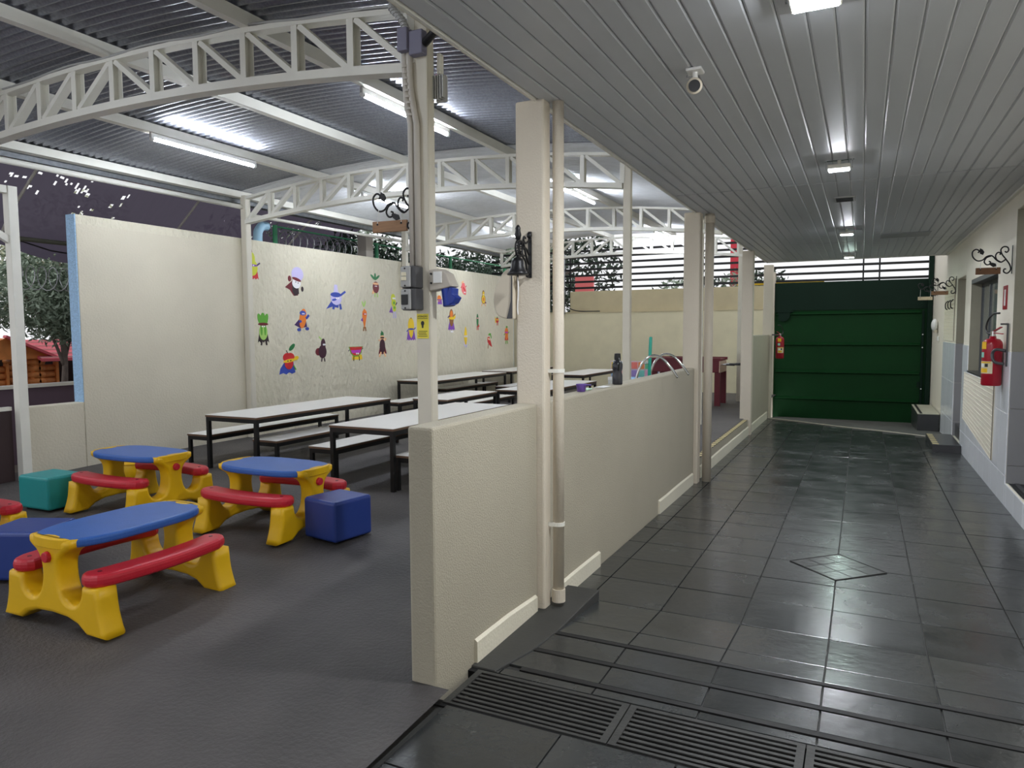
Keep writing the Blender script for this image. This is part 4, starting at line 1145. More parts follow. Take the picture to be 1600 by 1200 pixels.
DEC = {
 'pear': ((7.019, 2.396, 0.399), 'yellow green pear with purple mask and red cape beside the white post', [('cape', 'R', [cape(-0.14, 0.16, -0.2, -0.46, 0.04)]), ('stem', 'BR', [ln((0, 0.3), (-0.03, 0.5))]), ('body', 'YG', [Ec(0, -0.1, 0.17, 0.25), Ec(-0.01, 0.15, 0.1, 0.22)]), ('mask', 'P', [Ec(0, -0.03, 0.17, 0.035)]), eyes(0.0, -0.03, 0.025), arms(-0.15, 0.15, -0.02, 'DP')]),
 'garlic': ((7.791, 2.222, 0.385), 'white headed figure with round pale disc and dark red cape', [('disc', 'LV', [Ec(0.12, 0.25, 0.24, 0.25)]), ('cape', 'DR', [[(-0.05, 0.05), (-0.38, -0.22), (-0.2, -0.3), (-0.05, -0.5), (0.12, -0.48), (0.16, -0.1)]]), ('suit', 'K', [[(-0.1, -0.1), (-0.1, -0.36), (0.0, -0.5), (0.16, -0.42), (0.14, -0.12)], Ec(0.3, -0.25, 0.05, 0.09)]), ('head', 'W', [Ec(0.07, -0.06, 0.17, 0.18)]), ('mask', 'DR', [Ec(0.08, 0.07, 0.18, 0.055, -0.3), Ec(-0.2, 0.08, 0.06, 0.1)]), ('eyes', 'K', [Ec(0.04, -0.02, 0.02, 0.02, n=8), Ec(0.13, -0.05, 0.02, 0.02, n=8)])]),
 'onion': ((8.673, 2.034, 0.358), 'lilac onion with blue mask, blue cape and raised arm', [('cape', 'B', [[(-0.15, -0.05), (-0.5, -0.48), (-0.2, -0.38), (0.1, -0.42), (0.15, -0.1)]]), ('stem', 'LV', [[(-0.08, 0.5), (0.06, 0.5), (0.1, 0.2), (-0.12, 0.2)]]), ('body', 'LV', [Ec(0, -0.03, 0.27, 0.28)]), ('mask', 'B', [Ec(-0.02, 0.1, 0.26, 0.1), Ec(-0.1, -0.1, 0.12, 0.045, 0.2)]), eyes(0.06, -0.04, 0.035, 0.1), ('arms', 'B', [ln((0.2, 0.08), (0.46, 0.25), 0.04)]), ('legs', 'B', [ln((-0.12, -0.28), (-0.16, -0.48), 0.045), ln((0.18, -0.26), (0.22, -0.48), 0.045)])]),
 'beet': ((9.654, 2.266, 0.375), 'red beet with dark green leaves and orange mask', [('leaves', 'DG', [Ec(-0.12, 0.33, 0.05, 0.16, 0.9), Ec(0.12, 0.33, 0.05, 0.16, -0.9), Ec(0.0, 0.36, 0.05, 0.15)]), ('cape', 'SK', [[(-0.1, -0.1), (-0.2, -0.36), (0.05, -0.3)]]), ('body', 'DR', [Ec(0.03, -0.08, 0.17, 0.24)]), ('mask', 'SK', [Ec(0.02, 0.07, 0.16, 0.045)]), eyes(0.03, -0.03, 0.025), legs(-0.02, 0.1, -0.3, -0.48, 'LG')]),
 'carrot': ((9.351, 1.760, 0.450), 'orange carrot with purple mask and thin green top', [('leaves', 'LG', [Ec(-0.05, 0.4, 0.03, 0.11, 0.4), Ec(0.03, 0.42, 0.03, 0.1, -0.3)]), ('cape', 'P', [[(-0.05, 0.0), (-0.16, -0.14), (-0.03, -0.2)]]), ('body', 'O', [[(-0.08, 0.15), (0, 0.25), (0.1, 0.16), (0.1, 0.02), (0.05, -0.2), (0.0, -0.42), (-0.06, -0.2), (-0.09, 0.0)]]), ('mask', 'R', [Ec(0.02, 0.07, 0.09, 0.04)]), eyes(0.03, 0.07, 0.022, 0.05), legs(-0.03, 0.03, -0.36, -0.5, 'BR')]),
 'lettuce': ((7.175, 1.553, 0.409), 'green lettuce with dark red headband and black cape', [('leaves', 'G', [Ec(-0.1, 0.28, 0.07, 0.2, 0.25), Ec(0.1, 0.28, 0.07, 0.2, -0.25), Ec(0.0, 0.33, 0.08, 0.17)]), ('cape', 'K', [cape(-0.12, 0.12, -0.05, -0.42, 0.07)]), ('body', 'LG', [Ec(0, -0.1, 0.14, 0.24)]), ('stalk', 'G', [Ec(-0.06, -0.02, 0.035, 0.18), Ec(0.06, -0.02, 0.035, 0.18)]), ('mask', 'DR', [Ec(0, 0.15, 0.17, 0.045)]), eyes(0, 0.08, 0.025), legs(-0.06, 0.08, -0.34, -0.5)]),
 'potato': ((7.937, 1.686, 0.319), 'brown potato with purple blue mask and cape', [('cape', 'DP', [[(-0.1, 0.1), (-0.42, -0.22), (-0.12, -0.36), (0.2, -0.3), (0.15, 0.0)]]), ('body', 'O', [Ec(0, 0.05, 0.17, 0.42, -0.15)]), ('mask', 'B', [Ec(0.0, 0.28, 0.15, 0.1)]), eyes(0.02, 0.25, 0.03), ('arms', 'B', [ln((0.16, 0.05), (0.3, 0.2), 0.05), ln((-0.08, -0.05), (-0.18, -0.1), 0.05)]), ('legs', 'B', [Ec(-0.2, -0.42, 0.09, 0.07), Ec(0.2, -0.38, 0.09, 0.07)])]),
 'apple': ((7.635, 1.134, 0.429), 'red apple with yellow mask, blue cape and a large leaf', [('cape', 'B', [[(-0.12, -0.05), (-0.3, -0.28), (-0.34, -0.46), (-0.2, -0.42), (-0.1, -0.47), (0.0, -0.41), (0.1, -0.46), (0.22, -0.42), (0.15, -0.05)]]), ('stem', 'K', [ln((-0.03, 0.17), (-0.08, 0.27), 0.012)]), ('leaf', 'DG', [Ec(0.12, 0.36, 0.14, 0.065, 0.8)]), ('body', 'R', [Ec(-0.05, 0.05, 0.15, 0.14), Ec(0.05, 0.05, 0.15, 0.14), Ec(0.0, -0.12, 0.15, 0.2)]), ('mask', 'Y', [Ec(0.02, -0.05, 0.22, 0.05, 0.15), Ec(0.26, 0.02, 0.09, 0.06, 0.4)]), ('eyes', 'K', [Ec(-0.04, -0.06, 0.022, 0.022, n=8), Ec(0.06, -0.05, 0.022, 0.022, n=8)]), ('legs', 'G', [ln((0.16, -0.2), (0.24, -0.34), 0.015)])]),
 'eggplant': ((8.328, 1.256, 0.350), 'dark purple eggplant with red cape and white eyes', [('cape', 'DR', [Ec(-0.18, -0.1, 0.14, 0.15)]), ('leaf', 'LG', [ln((0.0, 0.36), (-0.14, 0.5), 0.025)]), ('body', 'AU', [Ec(0.02, -0.1, 0.19, 0.27), Ec(0.06, 0.18, 0.11, 0.24)]), eyes(0.1, 0.18, 0.04, 0.06), legs(-0.02, 0.1, -0.36, -0.5)]),
 'watermelon': ((9.120, 1.171, 0.223), 'half slice of watermelon with yellow cape', [('cape', 'Y', [cape(-0.3, 0.5, -0.1, -0.45, 0.05)]), ('rind', 'G', [[(-0.62, 0.45), (0.62, 0.45), (0.45, 0.0), (0.2, -0.22), (-0.2, -0.22), (-0.45, 0.0)]]), ('body', 'R', [[(-0.55, 0.43), (0.55, 0.43), (0.38, 0.02), (0.18, -0.14), (-0.18, -0.14), (-0.38, 0.02)]]), ('mask', 'MG', [[(-0.45, 0.22), (0.45, 0.22), (0.35, 0.02), (-0.35, 0.02)]]), eyes(0.1, -0.02, 0.06, 0.14), arms(-0.55, 0.5, 0.25, 'DP'), legs(-0.2, 0.25, -0.2, -0.5)]),
 'dark_eggplant': ((9.816, 1.305, 0.416), 'dark seed shaped figure with tan cape and green cap', [('cape', 'DR', [cape(-0.08, 0.1, 0.05, -0.4, 0.13)]), ('leaf', 'DG', [Ec(0, 0.37, 0.08, 0.1), ln((0, 0.4), (-0.03, 0.5), 0.02)]), ('face', 'SK', [Ec(0.0, 0.22, 0.11, 0.11)]), ('body', 'AU', [Ec(0, -0.08, 0.14, 0.27)]), ('mask', 'K', [Ec(0, 0.24, 0.1, 0.03)]), ('legs', 'SK', [ln((-0.07, -0.3), (-0.16, -0.48), 0.025), ln((0.07, -0.3), (0.16, -0.48), 0.025)]), ('arms', 'SK', [ln((0.12, 0.12), (0.19, 0.22), 0.02), ln((-0.12, 0.12), (-0.19, 0.16), 0.02)])]),
 'pea': ((10.145, 1.963, 0.423), 'bumpy green pea pod with violet cape', [('cape', 'P', [[(-0.08, -0.05), (-0.22, -0.28), (-0.02, -0.3)]]), ('body', 'YG', [Ec(0.0, 0.28, 0.11, 0.14), Ec(0.03, 0.08, 0.12, 0.15), Ec(0.06, -0.12, 0.09, 0.14)]), ('seeds', 'G', [Ec(0.04, 0.08, 0.05, 0.06), Ec(0.06, -0.1, 0.045, 0.055)]), eyes(0.04, 0.25, 0.04, 0.08), ('arms', 'DP', [ln((0.12, 0.0), (0.2, 0.1), 0.02)]), legs(0.02, 0.1, -0.24, -0.5, 'LV')]),
 'mango': ((10.674, 1.545, 0.407), 'large yellow mango with blue belt and violet cape beside the steel post', [('cape', 'P', [cape(-0.17, 0.17, 0.0, -0.45, 0.1)]), ('body', 'Y', [Ec(0.0, 0.15, 0.18, 0.34), [(-0.16, 0.05), (0.16, 0.05), (0.1, -0.22), (0.0, -0.36), (-0.1, -0.22)]]), ('belt', 'B', [Ec(0, 0.02, 0.18, 0.035)]), ('stem', 'BR', [Ec(0, 0.47, 0.03, 0.025)]), arms(-0.16, 0.16, 0.0, 'B')]),
 'peach': ((11.655, 2.094, 0.181), 'small orange fruit with violet cape half hidden by the blue socket', [('cape', 'P', [cape(-0.25, 0.25, 0.1, -0.4, 0.1)]), ('body', 'O', [Ec(-0.1, 0.2, 0.3, 0.3)]), ('mask', 'P', [Ec(-0.1, 0.05, 0.3, 0.06)]), arms(-0.3, 0.25, 0.1, 'DP')]),
 'kiwi': ((12.070, 1.718, 0.447), 'brown kiwi with yellow mask and violet skirt right of the steel post', [('cape', 'P', [cape(-0.12, 0.12, -0.02, -0.4, 0.11)]), ('body', 'BR', [Ec(0, 0.12, 0.14, 0.36)]), ('head', 'O', [Ec(0, 0.25, 0.09, 0.16)]), ('mask', 'Y', [Ec(0.02, 0.1, 0.2, 0.055), Ec(0.2, 0.18, 0.06, 0.1)]), arms(-0.13, 0.15, 0.2, 'DP'), ('legs', 'W', [Ec(-0.03, -0.45, 0.04, 0.04), Ec(0.06, -0.45, 0.04, 0.04)])]),
 'strawberry': ((12.558, 2.368, 0.293), 'pink strawberry slice tilted beside the blue socket', [('leaves', 'SK', [Ec(-0.1, 0.38, 0.14, 0.07, 0.5)]), ('body', 'PK', [[(-0.25, 0.1), (-0.15, 0.32), (0.08, 0.35), (0.28, -0.15), (0.22, -0.42), (0.0, -0.38), (-0.2, -0.2)]]), ('mask', 'R', [Ec(0.05, -0.05, 0.2, 0.06, -0.8)]), eyes(0.1, -0.25, 0.04, 0.1), arms(-0.2, 0.2, 0.1, 'R')]),
 'avocado': ((13.393, 2.217, 0.349), 'avocado half with yellow flesh and round stone', [('cape', 'DR', [[(-0.1, 0.0), (0.3, -0.3), (0.1, -0.35)]]), ('skin', 'BR', [Ec(0, -0.1, 0.2, 0.27), Ec(0.0, 0.2, 0.12, 0.22)]), ('flesh', 'Y', [Ec(0, -0.1, 0.16, 0.23), Ec(0, 0.17, 0.09, 0.18)]), ('stone', 'O', [Ec(0, -0.1, 0.08, 0.11)]), eyes(0, 0.17, 0.025), ('legs', 'SK', [ln((-0.1, -0.32), (-0.2, -0.48), 0.025), ln((0.12, -0.32), (0.2, -0.48), 0.025)])]),
 'banana': ((12.616, 1.397, 0.399), 'yellow banana with white goggles', [('cape', 'LV', [[(-0.08, -0.1), (-0.12, -0.42), (0.12, -0.42), (0.08, -0.1)]]), ('body', 'Y', [[(-0.02, 0.48), (0.03, 0.48), (0.11, 0.2), (0.12, -0.1), (0.06, -0.38), (-0.03, -0.4), (-0.1, -0.15), (-0.1, 0.15)]]), eyes(0.02, 0.03, 0.05, 0.12), ('mask', 'DP', [Ec(0.02, 0.03, 0.02, 0.02, n=8)]), legs(-0.02, 0.06, -0.36, -0.5, 'LV')]),
 'cucumber': ((13.132, 1.711, 0.331), 'slim green cucumber with red cape', [('cape', 'R', [[(0.0, 0.0), (0.18, -0.3), (-0.02, -0.32)]]), ('body', 'DG', [Ec(-0.02, 0.08, 0.1, 0.38)]), ('mask', 'R', [Ec(-0.02, 0.2, 0.1, 0.04)]), eyes(-0.01, 0.2, 0.025, 0.05), legs(-0.06, 0.03, -0.26, -0.5, 'R')]),
 'tomato': ((14.006, 1.747, 0.209), 'small red and yellow fruit just under the beige dispenser', [('cape', 'Y', [[(-0.35, 0.35), (-0.3, -0.3), (0.1, -0.1)]]), ('body', 'R', [Ec(0.05, 0.0, 0.25, 0.25)]), ('leaf', 'G', [Ec(0.05, 0.28, 0.12, 0.06)]), ('mask', 'Y', [Ec(0.05, 0.05, 0.24, 0.06)]), legs(0.0, 0.15, -0.2, -0.5, 'R')]),
 'chili': ((13.638, 1.305, 0.343), 'red chili with bright green leaves', [('leaves', 'G', [Ec(0.05, 0.38, 0.14, 0.07, 0.2), Ec(0.18, 0.26, 0.05, 0.14, 0.3)]), ('body', 'R', [[(-0.2, 0.2), (0.0, 0.25), (0.1, 0.05), (0.3, -0.38), (0.0, -0.25), (-0.18, -0.05)]]), ('mask', 'SK', [Ec(-0.05, 0.1, 0.14, 0.05, -0.5)]), eyes(-0.03, 0.1, 0.03, 0.07), ('legs', 'BR', [ln((-0.1, -0.2), (-0.14, -0.45), 0.02)])]),
 'orange': ((14.473, 1.437, 0.416), 'orange fruit with red cape, last one before the wall ends', [('cape', 'R', [cape(-0.1, 0.1, 0.0, -0.32, 0.08)]), ('body', 'O', [Ec(0, 0.12, 0.16, 0.22), Ec(0, -0.08, 0.13, 0.18)]), ('leaf', 'G', [Ec(0.02, 0.38, 0.08, 0.05)]), ('mask', 'MG', [Ec(0, 0.1, 0.16, 0.04)]), arms(-0.14, 0.14, 0.05, 'G'), legs(-0.06, 0.06, -0.3, -0.48, 'G')]),
}
for key, ((y, z, h), lb, parts) in DEC.items():
    t = thing('wall_sticker', (XL, y, z), 'wall sticker: ' + lb, 'sticker', 'fruit and vegetable stickers on the court wall')
    for i, (nm, c, polys) in enumerate(parts):
        d0, d1 = 0.001, 0.0016 + 0.0009 * i
        b = MB()
        for q in polys:
            pts = [(y + u * h * 1.3, z + v * h * 1.06) for u, v in q]
            b.prism(pts, XL + 0.0005, XL + d1 + 0.0002 * polys.index(q), 'yz')
        b.build(nm, PM[c], t)

# ------------------------------------------------------------------ iron scroll brackets, plank signs, bell
SCR = [
 [(0.06, 0.07), (0.045, 0.06), (0.032, 0.08), (0.042, 0.105), (0.07, 0.11), (0.09, 0.085), (0.08, 0.045), (0.05, 0.0), (0.02, -0.05), (0.012, -0.095), (0.035, -0.125), (0.062, -0.112), (0.06, -0.088), (0.045, -0.088)],
 [(0.05, 0.0), (0.085, -0.025), (0.12, -0.005), (0.155, 0.035), (0.195, 0.03), (0.225, 0.0), (0.265, -0.005), (0.30, 0.03), (0.305, 0.075), (0.28, 0.098), (0.255, 0.085), (0.262, 0.065)],
 [(0.155, 0.035), (0.195, 0.02), (0.212, -0.015), (0.195, -0.042), (0.17, -0.04), (0.165, -0.02), (0.178, -0.013)],
 [(0.085, -0.025), (0.118, -0.002), (0.128, 0.035), (0.112, 0.062), (0.092, 0.055), (0.096, 0.04)]]
def scroll(name, loc, rz, label, k=1.0, bar=True):
    """local +x runs away from the support"""
    t = thing(name, loc, label, 'bracket', 'black iron scroll brackets with leaves', rz)
    for p in SCR:
        MB().tube(sm([(u * k, 0, v * k) for u, v in p], 4), 0.006 * k, 6).build('scroll', black_iron, t, smooth=True, world=False)
    for (u, v, a) in [(0.235, 0.075, 1.2), (0.145, -0.045, 0.5)]:
        c, s_ = math.cos(a), math.sin(a)
        pl = [(-0.032, 0), (-0.012, 0.018), (0.014, 0.014), (0.034, 0), (0.014, -0.014), (-0.012, -0.018)]
        MB().prism([((u + x * c - y * s_) * k, (v + x * s_ + y * c) * k) for x, y in pl], -0.004, 0.004, 'xz').build('leaf', black_iron, t, world=False)
    if bar:
        MB().box(0.0, 0.006, -0.01, 0.01, -0.13 * k, 0.12 * k).build('wall_bar', black_iron, t, world=False)
    return t
def plank(loc, rz, L_, h, m, label, zs):
    t = thing('plank_sign', loc, label, 'sign', 'small hanging wooden plank signs', rz)
    MB().box(-L_ / 2, L_ / 2, -0.009, 0.009, 0, h).build('board', m, t, bevel=0.004, world=False)
    for s_ in (-1, 1):
        u = s_ * (L_ / 2 - 0.035)
        MB().cyl((u, -0.0115, h * 0.72), 0.006, 0.003, 8, 'y').build('nail', black_iron, t, world=False)
        MB().tube([(u, -0.010, h * 0.72), (u + 0.004, 0.0, zs)], 0.0016, 5).build('string', white_plastic, t, world=False)
        MB().tube([(u, 0.010, h * 0.72), (u + 0.004, 0.0, zs)], 0.0016, 5).build('string', white_plastic, t, world=False)
    return t
scroll('scroll_bracket', (-2.218, 3.36, 2.185), PI, 'black iron scroll bracket with leaves fixed to the steel post with the sockets', 0.95)
plank((-2.395, 3.36, 2.06), 0.05, 0.225, 0.062, wood, 'plain brown plank sign hanging from the scroll bracket on the steel post', 0.13)
scroll('scroll_bracket', (XR - 0.009, 7.74, 2.12), PI, 'black iron scroll bracket on the pier above the large extinguisher', 1.0)
plank((1.0, 7.74, 1.99), 0.0, 0.19, 0.06, M('dark_sign_wood', (112, 76, 46), 0.6, var=0.3, vscale=14), 'dark brown plank sign above the window, hanging from the scroll bracket on the pier', 0.12)
scroll('scroll_bracket', (XR - 0.009, 12.0, 2.13), PI, 'black iron scroll bracket on the wall beyond the second doorway', 1.0)
plank((0.98, 12.0, 1.99), 0.0, 0.21, 0.055, wood, 'brown plank sign hanging beside the gate post, the darker of the two', 0.13)
scroll('scroll_bracket', (XR - 0.009, 14.85, 2.22), PI, 'black iron scroll bracket closest to the green gate', 1.0)
plank((0.99, 14.85, 2.02), 0.0, 0.23, 0.06, pale_wood, 'pale plank sign hanging in front of the green gate', 0.2)

t = thing('iron_bell', (-1.578, 3.30, 1.78), 'black cast iron wall bell with scrollwork bracket on the cream column', 'bell')
MB().box(-1.588, -1.568, 3.448, 3.459, 1.78, 2.02).build('back_plate', black_iron, t, bevel=0.003)
MB().ell((-1.578, 3.447, 2.0), 0.014, 0.014, 0.018).build('knob', black_iron, t, smooth=True)
b = MB()
for p in [[(3.44, 1.97), (3.40, 1.955), (3.375, 1.965), (3.38, 1.985), (3.398, 1.98)],
          [(3.44, 1.90), (3.41, 1.925), (3.38, 1.93), (3.36, 1.915), (3.365, 1.89), (3.385, 1.89)],
          [(3.44, 1.80), (3.415, 1.82), (3.40, 1.86), (3.37, 1.88), (3.34, 1.90)],
          [(3.44, 1.79), (3.42, 1.785), (3.405, 1.80), (3.415, 1.82)],
          [(3.44, 1.85), (3.42, 1.87), (3.40, 1.90), (3.375, 1.95), (3.34, 1.96), (3.31, 1.955)]]:
    b.tube(sm([(-1.578, y, z) for y, z in p], 4), 0.006, 6)
b.tube([(-1.578, 3.32 + 0.04 * math.cos(2 * PI * i / 18), 1.92 + 0.042 * math.sin(2 * PI * i / 18)) for i in range(18)], 0.006, 6, closed=True)
for i in range(6):
    a = PI * i / 6
    b.tube([(-1.578, 3.32 - 0.038 * math.cos(a), 1.92 - 0.04 * math.sin(a)), (-1.578, 3.32 + 0.038 * math.cos(a), 1.92 + 0.04 * math.sin(a))], 0.0035, 5)
b.build('scrollwork', black_iron, t, smooth=True)
MB().lathe([(0, 0), (0.012, 0.004), (0.017, 0.025), (0.012, 0.05), (0.014, 0.06), (0.006, 0.075), (0, 0.078)], (-1.578, 3.31, 1.96), 12).build('finial', black_iron, t, smooth=True)
MB().lathe([(0.052, 0.0), (0.056, 0.004), (0.046, 0.018), (0.036, 0.04), (0.033, 0.065), (0.026, 0.082), (0.008, 0.09), (0.008, 0.1)], (-1.578, 3.305, 1.785), 24).build('bell_body', black_iron, t, smooth=True)
MB().tube([(-1.578, 3.305, 1.87), (-1.578, 3.305, 1.775)], 0.005, 6).build('clapper', black_iron, t)
MB().tube(sm([(-1.578, 3.305, 1.775), (-1.576, 3.306, 1.7), (-1.58, 3.304, 1.62), (-1.577, 3.305, 1.585)]), 0.0035, 5).build('pull_cord', white_plastic, t, smooth=True)

# beige dispenser shell on the court side of the bell column
t = thing('wall_dispenser', (-1.70, 3.52, 1.58), 'beige rounded plastic dispenser shell on the court side of the bell column', 'dispenser')
mb = MB()
n = 20
vs, fs = [], []
prof = sm([(0.0, 1.835, 0), (0.05, 1.82, 0), (0.095, 1.75, 0), (0.115, 1.67, 0), (0.10, 1.60, 0), (0.06, 1.572, 0), (0.0, 1.565, 0)], 4)
mb.prism([(-1.667 - p.x, p.y) for p in prof], 3.425, 3.56, 'xz')
mb.build('shell', beige_plastic, t, bevel=0.02, bseg=3)
MB().box(-1.80, -1.7, 3.56, 3.57, 1.62, 1.79).build('back_plate', white_plastic, t)
MB().prism([(-1.668, 1.57), (-1.70, 1.568), (-1.69, 1.60), (-1.676, 1.66), (-1.672, 1.80), (-1.667, 1.81)], 3.42, 3.426, 'xz').build('edge_strip', dark_plastic, t)

# ------------------------------------------------------------------ fittings on the steel post
PX, PY = -2.172, 3.34
conduit_m = M('conduit_grey', (196, 190, 180), 0.5)
t = thing('conduit', (-2.24, 3.32, 1.2), 'two grey rigid conduits running down the front of the steel post', 'conduit')
for k, (x, zb) in enumerate([(-2.222, 1.86), (-2.185, 1.86)]):
    top = [(x, 3.322, zb), (x, 3.322, 2.62)]
    bend = sm([(x, 3.322, 2.62), (x - 0.02, 3.322, 2.72), (-2.25 + 0.03 * k, 3.322, 2.82), (-2.255 + 0.03 * k, 3.322, 2.99)], 5)
    MB().tube(top + bend[1:], 0.017, 10).build('pipe', conduit_m, t, smooth=True)
for k in range(9):
    z = 2.66 + 0.032 * k
    x = -2.252 + 0.04 * max(0, (2.9 - z)) / 0.25 * 0.8
    MB().cyl((x + 0.004, 3.322, z), 0.0225, 0.012, 12).build('flex_ring', conduit_m, t)
t = thing('junction_box', (-2.24, 3.30, 2.95), 'grey violet junction box at the top of the steel post by the ceiling edge', 'junction box')
MB().box(-2.268, -2.205, 3.27, 3.325, 2.99, 3.11).build('box', purple_box, t, bevel=0.005)
MB().box(-2.205, -2.12, 3.285, 3.338, 2.965, 3.09).build('side_box', purple_box, t, bevel=0.006)
MB().box(-2.285, -2.25, 3.325, 3.335, 2.95, 3.09).build('back_plate', white_plastic, t)
MB().tube([(-2.12, 3.31, 3.02), (-2.0, 3.28, 3.08), (-1.86, 3.22, 3.15)], 0.022, 10).build('black_pipe', black_m, t, smooth=True)
fl = MB()
fl.tube(sm([(-2.225, 3.30, 3.10), (-2.25, 3.29, 3.16), (-2.30, 3.28, 3.22), (-2.32, 3.32, 3.28)], 5), 0.018, 10)
fl.build('flex_hose', grey_plastic, t, smooth=True)
for k in range(9):
    p = sm([(-2.225, 3.30, 3.10), (-2.25, 3.29, 3.16), (-2.30, 3.28, 3.22), (-2.32, 3.32, 3.28)], 4)[k]
    MB().tube([p - Vector((-0.25, 0, 1)) * 0.004, p + Vector((-0.25, 0, 1)) * 0.004], 0.0225, 10).build('flex_ring', grey_plastic, t)
def breaker(zb, label, face):
    t = thing('breaker_box', (-2.215, 3.30, zb), label, 'electrical box', 'two stacked grey electrical boxes')
    MB().box(-2.255, -2.165, 3.255, 3.338, zb, zb + 0.118).build('body', dark_plastic, t, bevel=0.008)
    MB().box(-2.252, -2.19, 3.243, 3.257, zb + 0.004, zb + 0.114).build('cover', grey_plastic, t, bevel=0.006)
    if face == 'switch':
        for k in range(2):
            MB().box(-2.243, -2.214, 3.237, 3.244, zb + 0.04 + 0.024 * k, zb + 0.06 + 0.024 * k).build('switch', M('ivory', (232, 224, 196), 0.4), t, bevel=0.002)
    else:
        MB().box(-2.246, -2.204, 3.238, 3.244, zb + 0.03, zb + 0.085).build('socket_flap', black_m, t, bevel=0.002)
    for z in (0.012, 0.104):
        MB().cyl((-2.222, 3.24, zb + z), 0.005, 0.004, 8, 'y').build('screw', black_m, t)
breaker(1.738, 'upper grey electrical box with two ivory switches on the steel post', 'switch')
breaker(1.618, 'lower grey electrical box with black socket flap on the steel post', 'flap')
t = thing('power_socket', (-2.04, 3.38, 1.66), 'blue industrial power socket with grey hood on the steel post', 'socket')
MB().prism([(-2.129, 1.838), (-2.07, 1.842), (-2.02, 1.815), (-1.985, 1.745), (-2.03, 1.735), (-2.129, 1.722)], 3.335, 3.42, 'xz').build('hood', M('hood_grey', (190, 182, 170), 0.45), t, bevel=0.006)
MB().box(-2.095, -2.045, 3.325, 3.336, 1.765, 1.825).build('hood_label', white_plastic, t)
q = MB(); q.tube([(-2.035, 3.375, 1.745), (-2.022, 3.37, 1.64)], [0.036, 0.034], 18); q.build('socket', socket_blue, t, bevel=0.003)
MB().prism([(-2.005, 1.74), (-1.985, 1.735), (-1.988, 1.70), (-1.965, 1.685), (-1.985, 1.655), (-2.02, 1.64), (-2.02, 1.70)], 3.34, 3.41, 'xz').build('flap', socket_blue, t, bevel=0.004)
for z in (1.765, 1.815):
    MB().cyl((-2.113, 3.33, z), 0.006, 0.006, 8, 'y').build('screw', black_m, t)
def text_mesh(s, size, mat, parent, loc, rot, name='lettering', align='CENTER'):
    cu = bpy.data.curves.new(name, 'FONT')
    cu.body = s
    cu.size = size
    cu.align_x = align
    cu.align_y = 'CENTER'
    cu.extrude = 0.0003
    cu.resolution_u = 2
    tmp = bpy.data.objects.new(name, cu)
    COL.objects.link(tmp)
    me = bpy.data.meshes.new_from_object(tmp.evaluated_get(bpy.context.evaluated_depsgraph_get()))
    bpy.data.objects.remove(tmp)
    me.materials.clear()
    me.materials.append(mat)
    o = bpy.data.objects.new(name, me)
    COL.objects.link(o)
    o.parent = parent
    off = Vector((0, 0, 0)); p = parent
    while p: off += Vector(p.location); p = p.parent
    o.location = Vector(loc) - off
    o.rotation_euler = rot
    return o
t = thing('warning_sticker', (-2.172, 3.339, 1.47), 'yellow warning sticker with black pictogram on the steel post', 'sticker')
MB().box(-2.212, -2.137, 3.3375, 3.3395, 1.465, 1.60).build('sheet', yellow_sign, t)
text_mesh('ATENÇÃO', 0.0135, black_m, t, (-2.1745, 3.337, 1.585), (PI / 2, 0, 0))
MB().box(-2.207, -2.142, 3.3368, 3.3375, 1.573, 1.5755).build('rule', black_m, t)
MB().prism(Ec(-2.1745, 1.548, 0.011, 0.013, n=14), 3.3368, 3.3375, 'xz').build('pictogram', black_m, t)
MB().prism([(-2.181, 1.54), (-2.168, 1.54), (-2.170, 1.522), (-2.179, 1.522)], 3.3366, 3.3375, 'xz').build('pictogram', black_m, t)
for k in range(4):
    MB().box(-2.204 + 0.003 * (k % 2), -2.145 - 0.004 * (k % 3), 3.3368, 3.3375, 1.476 + k * 0.009, 1.479 + k * 0.009).build('text_line', black_m, t)
def finned(x0, x1, y, z0, z1, label):
    t = thing('floodlight', ((x0 + x1) / 2, y, z0), label, 'floodlight', 'finned floodlights on the steel post')
    MB().box(x0 + 0.004, x1, y + 0.03, y + 0.05, z0, z1).build('body', grey_plastic, t, bevel=0.01)
    n = 5
    for k in range(n):
        x = x0 + 0.008 + (x1 - x0 - 0.016) * k / (n - 1)
        d = 0.012 * abs(k - 2)
        MB().box(x - 0.004, x + 0.004, y, y + 0.03, z0 + 0.008 + d / 2, z1 - 0.008).build('fin', grey_plastic, t)
    MB().box((x0 + x1) / 2 - 0.01, (x0 + x1) / 2 + 0.01, y + 0.01, y + 0.05, z1, z1 + 0.11).build('mount', white_steel, t, bevel=0.003)
finned(-2.135, -2.06, 3.40, 2.745, 2.89, 'grey finned floodlight facing away on the corridor side of the steel post')
finned(-2.285, -2.2135, 3.37, 2.735, 2.86, 'grey finned floodlight facing away on the court side of the steel post')

# ------------------------------------------------------------------ things on the low wall
ZP = 1.117
t = thing('water_bottle', (-1.575, 4.95, ZP), 'dark smoky plastic water bottle standing on the low wall', 'bottle')
MB().lathe([(0, 0), (0.034, 0), (0.037, 0.008), (0.037, 0.065), (0.031, 0.09), (0.037, 0.115), (0.038, 0.145), (0.028, 0.168), (0.021, 0.175), (0, 0.175)], (-1.575, 4.95, ZP), 24).build('body', smoke, t, smooth=True)
MB().lathe([(0, 0.172), (0.023, 0.172), (0.023, 0.20), (0.021, 0.222), (0, 0.224)], (-1.575, 4.95, ZP), 20).build('cap', smoke_dark, t, smooth=False)
MB().tube(sm([(-1.555, 4.915, ZP + 0.19), (-1.548, 4.908, ZP + 0.17), (-1.552, 4.912, ZP + 0.14), (-1.555, 4.918, ZP + 0.10)]), 0.004, 6).build('strap', smoke_dark, t, smooth=True)
